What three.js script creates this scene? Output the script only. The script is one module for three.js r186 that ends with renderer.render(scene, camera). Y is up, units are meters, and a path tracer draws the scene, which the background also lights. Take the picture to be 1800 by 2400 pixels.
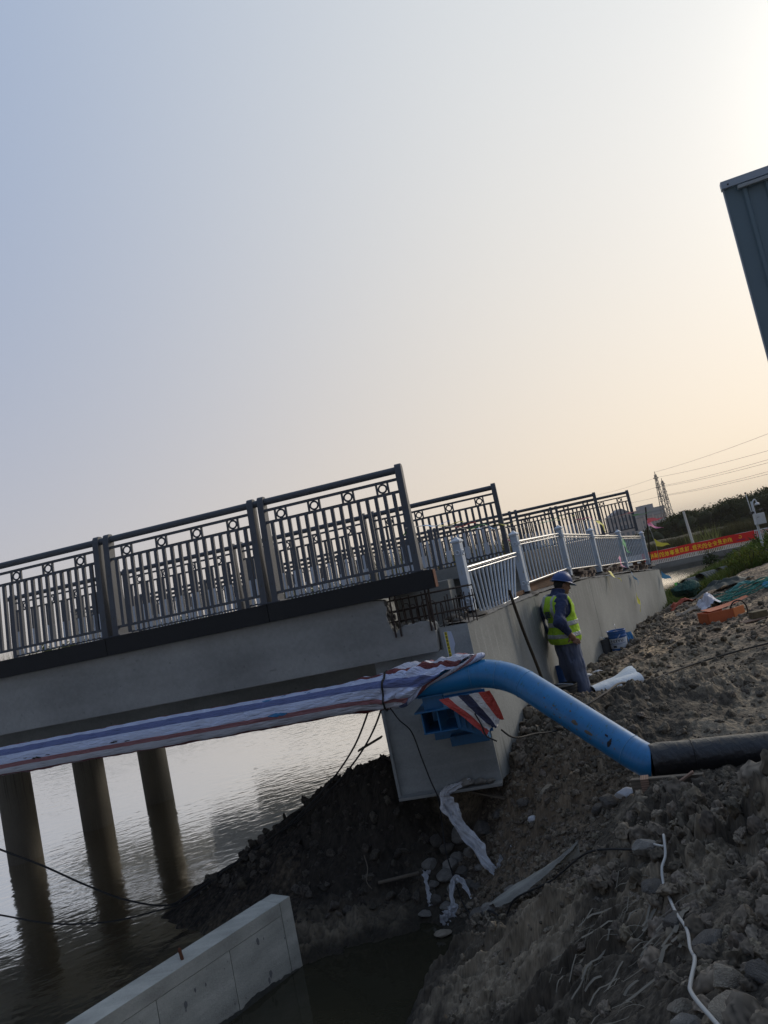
import * as THREE from 'three';
import { mergeGeometries, mergeVertices, toCreasedNormals } from 'three/addons/utils/BufferGeometryUtils.js';
import { RoundedBoxGeometry } from 'three/addons/geometries/RoundedBoxGeometry.js';
import { FontLoader } from 'three/addons/loaders/FontLoader.js';
import { TextGeometry } from 'three/addons/geometries/TextGeometry.js';

// ---------------------------------------------------------------- camera, sky, sun, exposure
const scene = new THREE.Scene();
const camera = new THREE.PerspectiveCamera(68.88, 0.75, 0.05, 6000);
camera.rotation.order = 'YXZ';
camera.position.set(0, 2, 0);
camera.rotation.set(THREE.MathUtils.degToRad(5.4), 0, THREE.MathUtils.degToRad(-12));

const SUN_AZ = THREE.MathUtils.degToRad(47), SUN_EL = THREE.MathUtils.degToRad(21);
const sunDir = new THREE.Vector3(Math.sin(SUN_AZ) * Math.cos(SUN_EL), Math.sin(SUN_EL), -Math.cos(SUN_AZ) * Math.cos(SUN_EL));
{ // hazy evening sky: cool blue away from the sun, cream aureole around it, warm beige horizon
  const W = 1024, Hh = 512, data = new Float32Array(W * Hh * 4);
  const mix = (a, b, t) => a.map((v, i) => v + (b[i] - v) * t);
  const sm = (a, b, x) => { const t = Math.min(1, Math.max(0, (x - a) / (b - a))); return t * t * (3 - 2 * t); };
  for (let j = 0; j < Hh; j++) {
    const el = ((j + 0.5) / Hh - 0.5) * Math.PI, ce = Math.cos(el), se = Math.sin(el);
    for (let i = 0; i < W; i++) {
      const ph = ((i + 0.5) / W - 0.5) * 2 * Math.PI;
      const x = Math.cos(ph) * ce, z = Math.sin(ph) * ce, y = se;
      const g = Math.acos(Math.max(-1, Math.min(1, x * sunDir.x + y * sunDir.y + z * sunDir.z))) * 180 / Math.PI;
      const e = Math.max(0, el * 180 / Math.PI);
      let zen = mix([0.25, 0.365, 0.59], [0.57, 0.64, 0.72], 1 - sm(28, 78, g));
      let hor = mix([0.62, 0.585, 0.565], [1.04, 0.84, 0.60], 1 - sm(22, 82, g));
      let c = mix(hor, zen, 1 - Math.exp(-e / 19));
      const away = 1 - 0.62 * sm(76, 135, g); c = c.map(v => v * away); // haze scatters forward: the sky opposite the sun is duller
      const glow = 0.36 * Math.exp(-(g * g) / (2 * 19 * 19)) + 1.0 * Math.exp(-(g * g) / (2 * 6.5 * 6.5));
      c = [c[0] + glow, c[1] + glow * 0.93, c[2] + glow * 0.78];
      if (el < 0) c = mix([0.30, 0.29, 0.28], c, Math.exp(el * 30));
      const k = (j * W + i) * 4;
      data[k] = c[0]; data[k + 1] = c[1]; data[k + 2] = c[2]; data[k + 3] = 1;
    }
  }
  const sky = new THREE.DataTexture(data, W, Hh, THREE.RGBAFormat, THREE.FloatType);
  sky.mapping = THREE.EquirectangularReflectionMapping;
  sky.magFilter = THREE.LinearFilter; sky.minFilter = THREE.LinearFilter; sky.needsUpdate = true;
  scene.background = sky; scene.environment = sky;
}
const sun = new THREE.DirectionalLight(new THREE.Color().setRGB(1, 0.90, 0.78), 1.35);
sun.position.copy(sunDir).multiplyScalar(60); sun.target.position.set(0, 0, -8);
sun.castShadow = true; sun.shadow.radius = 20; sun.shadow.mapSize.set(2048, 2048);
Object.assign(sun.shadow.camera, { left: -30, right: 30, top: 30, bottom: -30, near: 1, far: 160 });
scene.add(sun, sun.target);

const renderer = new THREE.WebGLRenderer({ antialias: true });
renderer.toneMapping = THREE.LinearToneMapping;
renderer.toneMappingExposure = 1;
renderer.shadowMap.enabled = true;

// ---------------------------------------------------------------- helpers
const V = (x, y, z) => new THREE.Vector3(x, y, z);
const TAU = Math.PI * 2;
function rng(seed) { let s = seed >>> 0; return () => { s = (s + 0x6D2B79F5) | 0; let t = Math.imul(s ^ (s >>> 15), 1 | s); t = (t + Math.imul(t ^ (t >>> 7), 61 | t)) ^ t; return ((t ^ (t >>> 14)) >>> 0) / 4294967296; }; }
function h2(ix, iy, s = 0) { let h = Math.imul(ix | 0, 374761393) + Math.imul(iy | 0, 668265263) + Math.imul(s | 0, 1442695041); h = Math.imul(h ^ (h >>> 13), 1274126177); return ((h ^ (h >>> 16)) >>> 0) / 4294967296; }
function h3(x, y, z, s = 0) { return h2(Math.imul(x, 73) + Math.imul(z, 9973), y, s); }
const fade = t => t * t * (3 - 2 * t);
function vn(x, y, s = 0, per = 0) { // value noise 0..1, optional period
  const ix = Math.floor(x), iy = Math.floor(y), fx = fade(x - ix), fy = fade(y - iy);
  const px = per.length ? per[0] : per, py = per.length ? per[1] : per, wx = a => px ? ((a % px) + px) % px : a, wy = a => py ? ((a % py) + py) % py : a;
  const a = h2(wx(ix), wy(iy), s), b = h2(wx(ix + 1), wy(iy), s), c = h2(wx(ix), wy(iy + 1), s), d = h2(wx(ix + 1), wy(iy + 1), s);
  return a + (b - a) * fx + (c - a) * fy + (a - b - c + d) * fx * fy;
}
function fbm(x, y, o = 4, s = 0, per = 0) { let v = 0, a = 0.5, n = 0; for (let i = 0; i < o; i++) { v += a * vn(x, y, s + i * 17, per); n += a; a *= 0.5; x *= 2; y *= 2; if (per) per = per.length ? [per[0] * 2, per[1] * 2] : per * 2; } return v / n; }
function vn3(x, y, z, s = 0) {
  const ix = Math.floor(x), iy = Math.floor(y), iz = Math.floor(z), fx = fade(x - ix), fy = fade(y - iy), fz = fade(z - iz);
  const L = (a, b, t) => a + (b - a) * t;
  const p = (k) => L(L(h3(ix, iy, iz + k, s), h3(ix + 1, iy, iz + k, s), fx), L(h3(ix, iy + 1, iz + k, s), h3(ix + 1, iy + 1, iz + k, s), fx), fy);
  return L(p(0), p(1), fz);
}
function fbm3(x, y, z, o = 3, s = 0) { let v = 0, a = 0.5, n = 0; for (let i = 0; i < o; i++) { v += a * vn3(x, y, z, s + i * 31); n += a; a *= 0.5; x *= 2.03; y *= 2.03; z *= 2.03; } return v / n; }
const sstep = (a, b, x) => { const t = Math.min(1, Math.max(0, (x - a) / (b - a))); return t * t * (3 - 2 * t); };
const lerp = (a, b, t) => a + (b - a) * t;
// lumps: domes of uneven size on a jittered grid (clods)
function lumps(x, y, s) {
  const ix = Math.floor(x), iy = Math.floor(y); let best = 0;
  for (let j = -1; j <= 1; j++) for (let i = -1; i <= 1; i++) {
    const cx = ix + i, cy = iy + j, px = cx + h2(cx, cy, s), py = cy + h2(cx, cy, s + 1), r = 0.35 + 0.55 * h2(cx, cy, s + 2);
    const d2 = ((x - px) ** 2 + (y - py) ** 2) / (r * r);
    if (d2 < 1) best = Math.max(best, r * (1 - d2) ** 0.8);
  }
  return best;
}
const taken = new Map();
function numbered(name) { const k = taken.get(name) || 0; taken.set(name, k + 1); return k ? `${name}_${String(k).padStart(3, '0')}` : name; }
function shade(o) { o.traverse(c => { if (c.isMesh) { c.castShadow = true; c.receiveShadow = true; } }); return o; }
function tag(o, label, category, group, kind) { if (label) o.userData.label = label; if (category) o.userData.category = category; if (group) o.userData.group = group; if (kind) o.userData.kind = kind; return o; }
function thing(name, label, category, pos = [0, 0, 0], turn = 0, group) {
  const o = new THREE.Group(); o.name = numbered(name); o.position.set(...pos); o.rotation.y = turn; scene.add(o);
  return tag(o, label, category, group);
}
function part(name, geo, mat, parent) { const m = new THREE.Mesh(Array.isArray(geo) ? merge(geo) : geo, mat); m.name = name; m.castShadow = m.receiveShadow = true; parent.add(m); return m; }
function single(name, geo, mat, label, category, group) { const m = part(numbered(name), geo, mat, scene); return tag(m, label, category, group); }
function structure(name, geo, mat, label) { const m = part(numbered(name), geo, mat, scene); m.userData.kind = 'structure'; if (label) m.userData.label = label; return m; }
function merge(gs) {
  const ix = gs.every(g => g.index); const hasC = gs.some(g => g.attributes.color);
  const out = gs.map(g => { let q = ix ? g : (g.index ? g.toNonIndexed() : g); if (!q.attributes.uv) q.setAttribute('uv', new THREE.BufferAttribute(new Float32Array(q.attributes.position.count * 2), 2)); for (const k of Object.keys(q.attributes)) if (!['position', 'normal', 'uv'].includes(k) && !(hasC && k === 'color')) q.deleteAttribute(k); return q; });
  return mergeGeometries(out);
}
function copyOf(o, label) { const c = o.clone(); c.name = numbered(o.name.replace(/_\d{3}$/, '')); c.userData = { ...o.userData }; if (label) c.userData.label = label; scene.add(c); return c; }
const box = (w, h, d, x = 0, y = 0, z = 0, bev = 0) => { const g = bev ? new RoundedBoxGeometry(w, h, d, 1, bev) : new THREE.BoxGeometry(w, h, d); uvBox(g); g.translate(x, y, z); return g; };
function uvBox(g) { // uv in metres from the dominant face direction
  const p = g.attributes.position, n = g.attributes.normal, uv = new Float32Array(p.count * 2);
  for (let i = 0; i < p.count; i++) {
    const ax = Math.abs(n.getX(i)), ay = Math.abs(n.getY(i)), az = Math.abs(n.getZ(i));
    if (ay > ax && ay > az) { uv[2 * i] = p.getX(i); uv[2 * i + 1] = p.getZ(i); } else if (ax > az) { uv[2 * i] = p.getZ(i); uv[2 * i + 1] = p.getY(i); } else { uv[2 * i] = p.getX(i); uv[2 * i + 1] = p.getY(i); }
  }
  g.setAttribute('uv', new THREE.BufferAttribute(uv, 2)); return g;
}
function tube(pts, r, seg = 40, rad = 8, closed = false) { const c = new THREE.CatmullRomCurve3(pts.map(p => p.isVector3 ? p : V(...p)), closed, 'centripetal'); return new THREE.TubeGeometry(c, seg, r, rad, closed); }
function bar(a, b, r, rad = 8, r2 = r) { // cylinder between two points
  const A = a.isVector3 ? a : V(...a), B = b.isVector3 ? b : V(...b), d = B.clone().sub(A), g = new THREE.CylinderGeometry(r2, r, d.length(), rad);
  g.applyQuaternion(new THREE.Quaternion().setFromUnitVectors(V(0, 1, 0), d.clone().normalize())); g.translate((A.x + B.x) / 2, (A.y + B.y) / 2, (A.z + B.z) / 2); return g;
}
function beam(a, b, w, h, bev = 0) { // box bar between two points, h along world up
  const A = a.isVector3 ? a : V(...a), B = b.isVector3 ? b : V(...b), d = B.clone().sub(A), L = d.length();
  const g = box(L, h, w, 0, 0, 0, bev), x = d.normalize(), z = V().crossVectors(x, V(0, 1, 0)); if (z.lengthSq() < 1e-6) z.set(0, 0, 1); z.normalize(); const y = V().crossVectors(z, x);
  g.applyMatrix4(new THREE.Matrix4().makeBasis(x, y, z)); g.translate((A.x + B.x) / 2, (A.y + B.y) / 2, (A.z + B.z) / 2); return g;
}
function grid(nu, nv, f, closeU = false) { // parametric sheet; f(u,v) -> [x,y,z]; uv = u,v unless f gives [x,y,z,u,v]
  const pos = [], uv = [], idx = [];
  for (let j = 0; j <= nv; j++) for (let i = 0; i <= nu; i++) { const p = f(i / nu, j / nv); pos.push(p[0], p[1], p[2]); uv.push(p.length > 3 ? p[3] : i / nu, p.length > 3 ? p[4] : j / nv); }
  for (let j = 0; j < nv; j++) for (let i = 0; i < nu; i++) { const a = j * (nu + 1) + i, b = a + 1, c = a + nu + 1, d = c + 1; idx.push(a, c, b, b, c, d); }
  const g = new THREE.BufferGeometry(); g.setAttribute('position', new THREE.Float32BufferAttribute(pos, 3)); g.setAttribute('uv', new THREE.Float32BufferAttribute(uv, 2)); g.setIndex(idx); g.computeVertexNormals(); return g;
}
function prism(poly, y0, y1, tops) { // vertical prism over a plan polygon [[x,z]...] ; tops(i) may give each corner its own top
  const s = [], n = poly.length, c = poly.map(([x, z]) => new THREE.Vector2(x, -z)); const area = THREE.ShapeUtils.area(c); const P = area < 0 ? poly.slice().reverse() : poly; const T = tops ? (area < 0 ? tops.slice().reverse() : tops) : P.map(() => y1);
  const pos = [], uv = []; const tri = (a, b, d, ua, ub, ud) => { pos.push(...a, ...b, ...d); uv.push(...ua, ...ub, ...ud); };
  let run = 0;
  for (let i = 0; i < n; i++) { const j = (i + 1) % n, L = Math.hypot(P[j][0] - P[i][0], P[j][1] - P[i][1]); const a = [P[i][0], y0, P[i][1]], b = [P[j][0], y0, P[j][1]], d = [P[j][0], T[j], P[j][1]], e = [P[i][0], T[i], P[i][1]];
    tri(a, b, d, [run, y0], [run + L, y0], [run + L, T[j]]); tri(a, d, e, [run, y0], [run + L, T[j]], [run, T[i]]); run += L; }
  const f = THREE.ShapeUtils.triangulateShape(P.map(([x, z]) => new THREE.Vector2(x, -z)), []);
  for (const [i, j, k] of f) { tri([P[i][0], T[i], P[i][1]], [P[j][0], T[j], P[j][1]], [P[k][0], T[k], P[k][1]], P[i], P[j], P[k]); tri([P[i][0], y0, P[i][1]], [P[k][0], y0, P[k][1]], [P[j][0], y0, P[j][1]], P[i], P[k], P[j]); }
  const g = new THREE.BufferGeometry(); g.setAttribute('position', new THREE.Float32BufferAttribute(pos, 3)); g.setAttribute('uv', new THREE.Float32BufferAttribute(uv, 2)); g.computeVertexNormals(); return g;
}
function rockGeo(seed, detail = 2, rough = 0.35, flat = 0.75) {
  let g = new THREE.IcosahedronGeometry(1, detail); g = mergeVertices(g.deleteAttribute('uv').deleteAttribute('normal')); const p = g.attributes.position, r = rng(seed);
  const cuts = []; for (let i = 0; i < 9; i++) { const d = V(r() - 0.5, r() - 0.5, r() - 0.5).normalize(); cuts.push([d, 0.5 + 0.36 * r()]); }
  for (let i = 0; i < p.count; i++) { const v = V().fromBufferAttribute(p, i); let k = 1 + rough * (fbm3(v.x * 1.6 + seed, v.y * 1.6, v.z * 1.6, 3, seed) - 0.5) * 2; v.multiplyScalar(k); for (const [d, c] of cuts) { const e = v.dot(d) - c; if (e > 0) v.addScaledVector(d, -e * 0.85); } v.multiplyScalar(1 + 0.16 * (fbm3(v.x * 6 + seed, v.y * 6, v.z * 6, 2, seed + 9) - 0.5)); p.setXYZ(i, v.x, v.y * flat, v.z); }
  const uv = new Float32Array(p.count * 2); for (let i = 0; i < p.count; i++) { uv[2 * i] = p.getX(i) * 0.2 + p.getZ(i) * 0.11; uv[2 * i + 1] = p.getY(i) * 0.2 + p.getZ(i) * 0.16; } g.setAttribute('uv', new THREE.BufferAttribute(uv, 2)); g.computeVertexNormals(); return g;
}

function clodGeo(seed, detail = 3) { // crumbly lump of earth
  let g = new THREE.IcosahedronGeometry(1, detail); g = mergeVertices(g.deleteAttribute('uv').deleteAttribute('normal')); const p = g.attributes.position, r = rng(seed), cuts = []; for (let i = 0; i < 9; i++) cuts.push([V(r() - 0.5, r() - 0.5, r() - 0.5).normalize(), 0.45 + 0.4 * r()]);
  for (let i = 0; i < p.count; i++) { const v = V().fromBufferAttribute(p, i), n = v.clone(); for (const [d, c] of cuts) { const e = v.dot(d) - c; if (e > 0) v.addScaledVector(d, -e * 0.9); } v.addScaledVector(n, 0.55 * (fbm3(n.x * 2.6 + seed, n.y * 2.6, n.z * 2.6, 2, seed) - 0.5) + 0.46 * (fbm3(n.x * 6, n.y * 6 + seed, n.z * 6, 2, seed + 4) - 0.5) + 0.30 * (fbm3(n.x * 15, n.y * 15, n.z * 15 + seed, 2, seed + 6) - 0.5)); p.setXYZ(i, v.x, v.y * 0.8, v.z); }
  const uv = new Float32Array(p.count * 2); for (let i = 0; i < p.count; i++) { uv[2 * i] = p.getX(i) * 0.11 + p.getZ(i) * 0.06 + seed * 0.13; uv[2 * i + 1] = p.getY(i) * 0.11 + p.getZ(i) * 0.08; } const col = new Float32Array(p.count * 3); for (let i = 0; i < p.count; i++) { const q = 0.25 + 2.4 * Math.max(0, 0.5 * fbm3(p.getX(i) * 5, p.getY(i) * 5, p.getZ(i) * 5 + seed, 3, 351) + 0.5 * fbm3(p.getX(i) * 17, p.getY(i) * 17, p.getZ(i) * 17, 1, 353) - 0.22); col[3 * i] = q; col[3 * i + 1] = q; col[3 * i + 2] = q; }
  g.setAttribute('uv', new THREE.BufferAttribute(uv, 2)); g.setAttribute('color', new THREE.BufferAttribute(col, 3)); g.computeVertexNormals(); return g;
}

// ---------------------------------------------------------------- textures and materials
function texture(w, h, f, srgb = true) { const d = new Uint8Array(w * h * 4); for (let j = 0; j < h; j++) for (let i = 0; i < w; i++) { const c = f(i / w, j / h); const k = 4 * (j * w + i); for (let q = 0; q < 3; q++) d[k + q] = Math.max(0, Math.min(255, Math.round((Array.isArray(c) ? c[q] : c) * 255))); d[k + 3] = 255; }
  const t = new THREE.DataTexture(d, w, h); t.wrapS = t.wrapT = THREE.RepeatWrapping; t.magFilter = THREE.LinearFilter; t.minFilter = THREE.LinearMipmapLinearFilter; t.generateMipmaps = true; t.colorSpace = srgb ? THREE.SRGBColorSpace : THREE.NoColorSpace; t.needsUpdate = true; return t; }
function rep(t, u, v) { const c = t.clone(); c.repeat.set(u, v); c.needsUpdate = true; return c; }
const lin = (r, g, b) => new THREE.Color().setRGB(r, g, b);
function mat(c, rough = 0.8, extra = {}) { return new THREE.MeshStandardMaterial({ color: Array.isArray(c) ? lin(...c) : c, roughness: rough, side: THREE.DoubleSide, ...extra }); }
function pmat(c, rough = 0.5, extra = {}) { return new THREE.MeshPhysicalMaterial({ color: Array.isArray(c) ? lin(...c) : c, roughness: rough, side: THREE.DoubleSide, ...extra }); }
// grey-value grain (multiplies a base colour); all tile
const grainTex = texture(512, 512, (u, v) => 0.62 + 0.36 * (0.5 * fbm(u * 6, v * 6, 4, 3, 6) + 0.5 * fbm(u * 48, v * 48, 3, 9, 48)));
const grainBump = texture(512, 512, (u, v) => 0.5 * fbm(u * 24, v * 24, 4, 21, 24) + 0.5 * fbm(u * 90, v * 90, 2, 33, 90), false);
const concreteTex = texture(1024, 1024, (u, v) => { // cast concrete: cloudy tone, trowel bands, pinholes, runs
  let k = 0.74 + 0.20 * (fbm(u * 5, v * 5, 5, 41, 5) - 0.5) + 0.12 * (fbm(u * 4, v * 22, 3, 47, 4) - 0.5) + 0.06 * (fbm(u * 120, v * 120, 2, 53, 120) - 0.5);
  const hole = fbm(u * 70, v * 70, 1, 61, 70); if (hole > 0.93) k -= (hole - 0.93) * 2;
  return [k, k * 0.995, k * 0.97]; });
const stainTex = texture(1024, 1024, (u, v) => { // weathered retaining wall: pale vertical lime runs, dark damp streaks
  let k = 0.70 + 0.22 * (fbm(u * 4, v * 4, 5, 71, 4) - 0.5) + 0.05 * (fbm(u * 130, v * 130, 2, 73, 130) - 0.5);
  const r1 = fbm(u * 34, v * 2, 4, 79, 2); if (r1 > 0.55) k += (r1 - 0.55) * 2.2 * fbm(u * 9, v * 9, 2, 81, 9); const r2 = fbm(u * 26 + 3, v * 2, 4, 83, 2); if (r2 > 0.57) k -= (r2 - 0.57) * 1.9;
  return [k, k * 0.985, k * 0.94]; });
const soilTex = texture(1024, 1024, (u, v) => { // crumbly earth, dry crumbs over damp mud
  const a = fbm(u * 8, v * 8, 5, 101, 8), b = fbm(u * 60, v * 60, 3, 103, 60), l = Math.min(1, lumps(u * 40, v * 40, 5) * 1.3), d = fbm(u * 3, v * 3, 4, 107, 3);
  let k = 0.42 + 0.34 * (a - 0.5) + 0.50 * (b - 0.5) + 0.20 * l - 0.06; const dry = sstep(0.48, 0.66, d + 0.25 * (b - 0.5)); k += 0.17 * dry;
  return [k * 1.03, k * 0.965, k * (0.88 - 0.03 * dry)]; });
const soilBump = texture(1024, 1024, (u, v) => 0.45 * Math.min(1, lumps(u * 30, v * 30, 7) * 1.2) + 0.3 * fbm(u * 40, v * 40, 4, 111, 40) + 0.25 * fbm(u * 150, v * 150, 2, 113, 150), false);
const woodTex = texture(512, 512, (u, v) => { const w = fbm(u * 3, v * 60, 3, 131, 3), k = 0.55 + 0.5 * (w - 0.5) + 0.2 * (fbm(u * 9, v * 9, 3, 137, 9) - 0.5); return [k, k * 0.94, k * 0.86]; });
const clothBump = texture(512, 512, (u, v) => { const a = fbm(u * 6, v * 6, 4, 151, 6); return Math.abs(a - 0.5) * 1.6 + 0.12 * fbm(u * 80, v * 80, 1, 153, 80); }, false);
const paintWear = texture(512, 512, (u, v) => { const k = 0.86 + 0.12 * fbm(u * 5, v * 5, 4, 161, 5); const d = fbm(u * 22, v * 22, 4, 167, 22); const s = d > 0.66 ? (d - 0.66) * 1.6 : 0; return [k - s * 0.3, k - s * 0.5, k - s]; });

const M = {
  rail: mat([0.068, 0.077, 0.095], 0.5, { map: rep(paintWear, 2, 2) }),
  sleeve: mat([0.42, 0.46, 0.52], 0.25, { bumpMap: rep(clothBump, 2, 2), bumpScale: 0.004 }),
  fascia: mat([0.009, 0.010, 0.013], 0.75, { map: rep(grainTex, 1, 1) }),
  rust: mat([0.16, 0.055, 0.025], 0.9, { map: rep(grainTex, 4, 4) }),
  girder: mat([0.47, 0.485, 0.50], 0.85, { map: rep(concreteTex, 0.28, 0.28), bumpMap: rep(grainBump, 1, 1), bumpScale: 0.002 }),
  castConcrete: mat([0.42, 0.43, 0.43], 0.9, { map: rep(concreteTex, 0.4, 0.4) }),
  pier: mat([0.26, 0.25, 0.235], 0.85, { map: rep(stainTex, 0.6, 0.3) }),  // darker than the other concrete: backlit shade put into the colour
  broken: mat([0.36, 0.34, 0.31], 0.95, { map: rep(grainTex, 3, 3), bumpMap: rep(grainBump, 3, 3), bumpScale: 0.02 }),
  wall: mat([0.53, 0.57, 0.61], 0.9, { map: rep(stainTex, 0.33, 0.4), bumpMap: rep(grainBump, 1.2, 1.2), bumpScale: 0.003 }),
  abut: mat([0.53, 0.57, 0.61], 0.85, { map: rep(concreteTex, 0.5, 0.5), bumpMap: rep(grainBump, 1, 1), bumpScale: 0.002 }),
  slab: mat([0.80, 0.80, 0.75], 0.85, { map: rep(concreteTex, 0.8, 0.8), bumpMap: rep(grainBump, 2, 2), bumpScale: 0.004 }),
  rebar: mat([0.030, 0.020, 0.016], 0.85),
  white: mat([0.50, 0.58, 0.68], 0.45, { map: rep(paintWear, 1.5, 1.5) }),
  whiteCap: mat([0.55, 0.60, 0.66], 0.5),
  steel: pmat([0.72, 0.73, 0.75], 0.22, { metalness: 1 }),
  rubber: mat([0.018, 0.018, 0.02], 0.75, { map: rep(grainTex, 3, 3) }),
  blue: pmat([0.010, 0.175, 0.42], 0.36, { map: rep(paintWear, 1, 1), clearcoat: 0.25, clearcoatRoughness: 0.3 }),
  blueDark: pmat([0.008, 0.115, 0.28], 0.45, { map: rep(paintWear, 2, 2) }),
  weld: mat([0.06, 0.20, 0.38], 0.6),
  wrap: pmat([0.012, 0.012, 0.014], 0.34, { bumpMap: rep(clothBump, 3, 2), bumpScale: 0.006 }),
  rope: mat([0.014, 0.014, 0.015], 0.8), hose: mat([0.42, 0.42, 0.40], 0.6),
  cloth: pmat([0.72, 0.74, 0.79], 0.9, { transmission: 0.2, thickness: 0, bumpMap: rep(clothBump, 3, 3), bumpScale: 0.02 }),
  sack: mat([0.62, 0.67, 0.72], 0.6, { bumpMap: rep(clothBump, 3, 3), bumpScale: 0.005 }),
  wood: mat([0.42, 0.40, 0.37], 0.9, { map: rep(woodTex, 0.6, 2) }), woodPink: mat([0.80, 0.58, 0.50], 0.9, { map: rep(woodTex, 0.8, 3) }), pole: mat([0.10, 0.08, 0.05], 0.9, { map: rep(woodTex, 1, 1) }), plankBrown: mat([0.30, 0.17, 0.10], 0.9, { map: rep(woodTex, 0.7, 2) }),
  stone: mat([0.42, 0.40, 0.365], 0.95, { map: rep(grainTex, 2, 2), bumpMap: rep(grainBump, 2, 2), bumpScale: 0.02 }), stoneDark: mat([0.22, 0.205, 0.185], 0.95, { map: rep(grainTex, 2, 2), bumpMap: rep(grainBump, 2, 2), bumpScale: 0.02 }), stoneTan: mat([0.55, 0.48, 0.38], 0.95, { map: rep(grainTex, 2, 2), bumpMap: rep(grainBump, 2, 2), bumpScale: 0.02 }),
  clod: mat([0.17, 0.146, 0.118], 1, { vertexColors: true }),
};
// bridge frame: s runs left along the bridge from the broken deck end, n runs away from the camera
const BO = V(0.24, 0, -8), Bs = V(-0.9815, 0, -0.191), Bn = V(0.191, 0, -0.9815);
const B = (s, y, n) => V(BO.x + Bs.x * s + Bn.x * n, y, BO.z + Bs.z * s + Bn.z * n);
const bridgeMatrix = (s, y, n) => new THREE.Matrix4().makeBasis(Bs, V(0, 1, 0), Bn).setPosition(B(s, y, n)); // local x = s, z = n
const faceMatrix = (s, y, n) => new THREE.Matrix4().makeBasis(Bs.clone().negate(), V(0, 1, 0), Bn.clone().negate()).setPosition(B(s, y, n)); // local x = right, z = out of the bridge's side
// wall frame: k runs along the retaining wall away from its near corner, q runs out of its right-hand face
const WC = V(0.618, 0, -8), Wk = V(0.469, 0, -0.883), Wq = V(0.883, 0, 0.469);
const Wl = (k, y, q) => V(WC.x + Wk.x * k + Wq.x * q, y, WC.z + Wk.z * k + Wq.z * q);
const wallTop = k => { const t = [[0, 1.42], [2.4, 1.44], [4.8, 1.42], [6, 1.34], [9.1, 1.17], [12.6, 0.92]]; for (let i = 0; i < t.length - 1; i++) if (k <= t[i + 1][0]) return lerp(t[i][1], t[i + 1][1], (k - t[i][0]) / (t[i + 1][0] - t[i][0])); return 0.92; };

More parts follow.
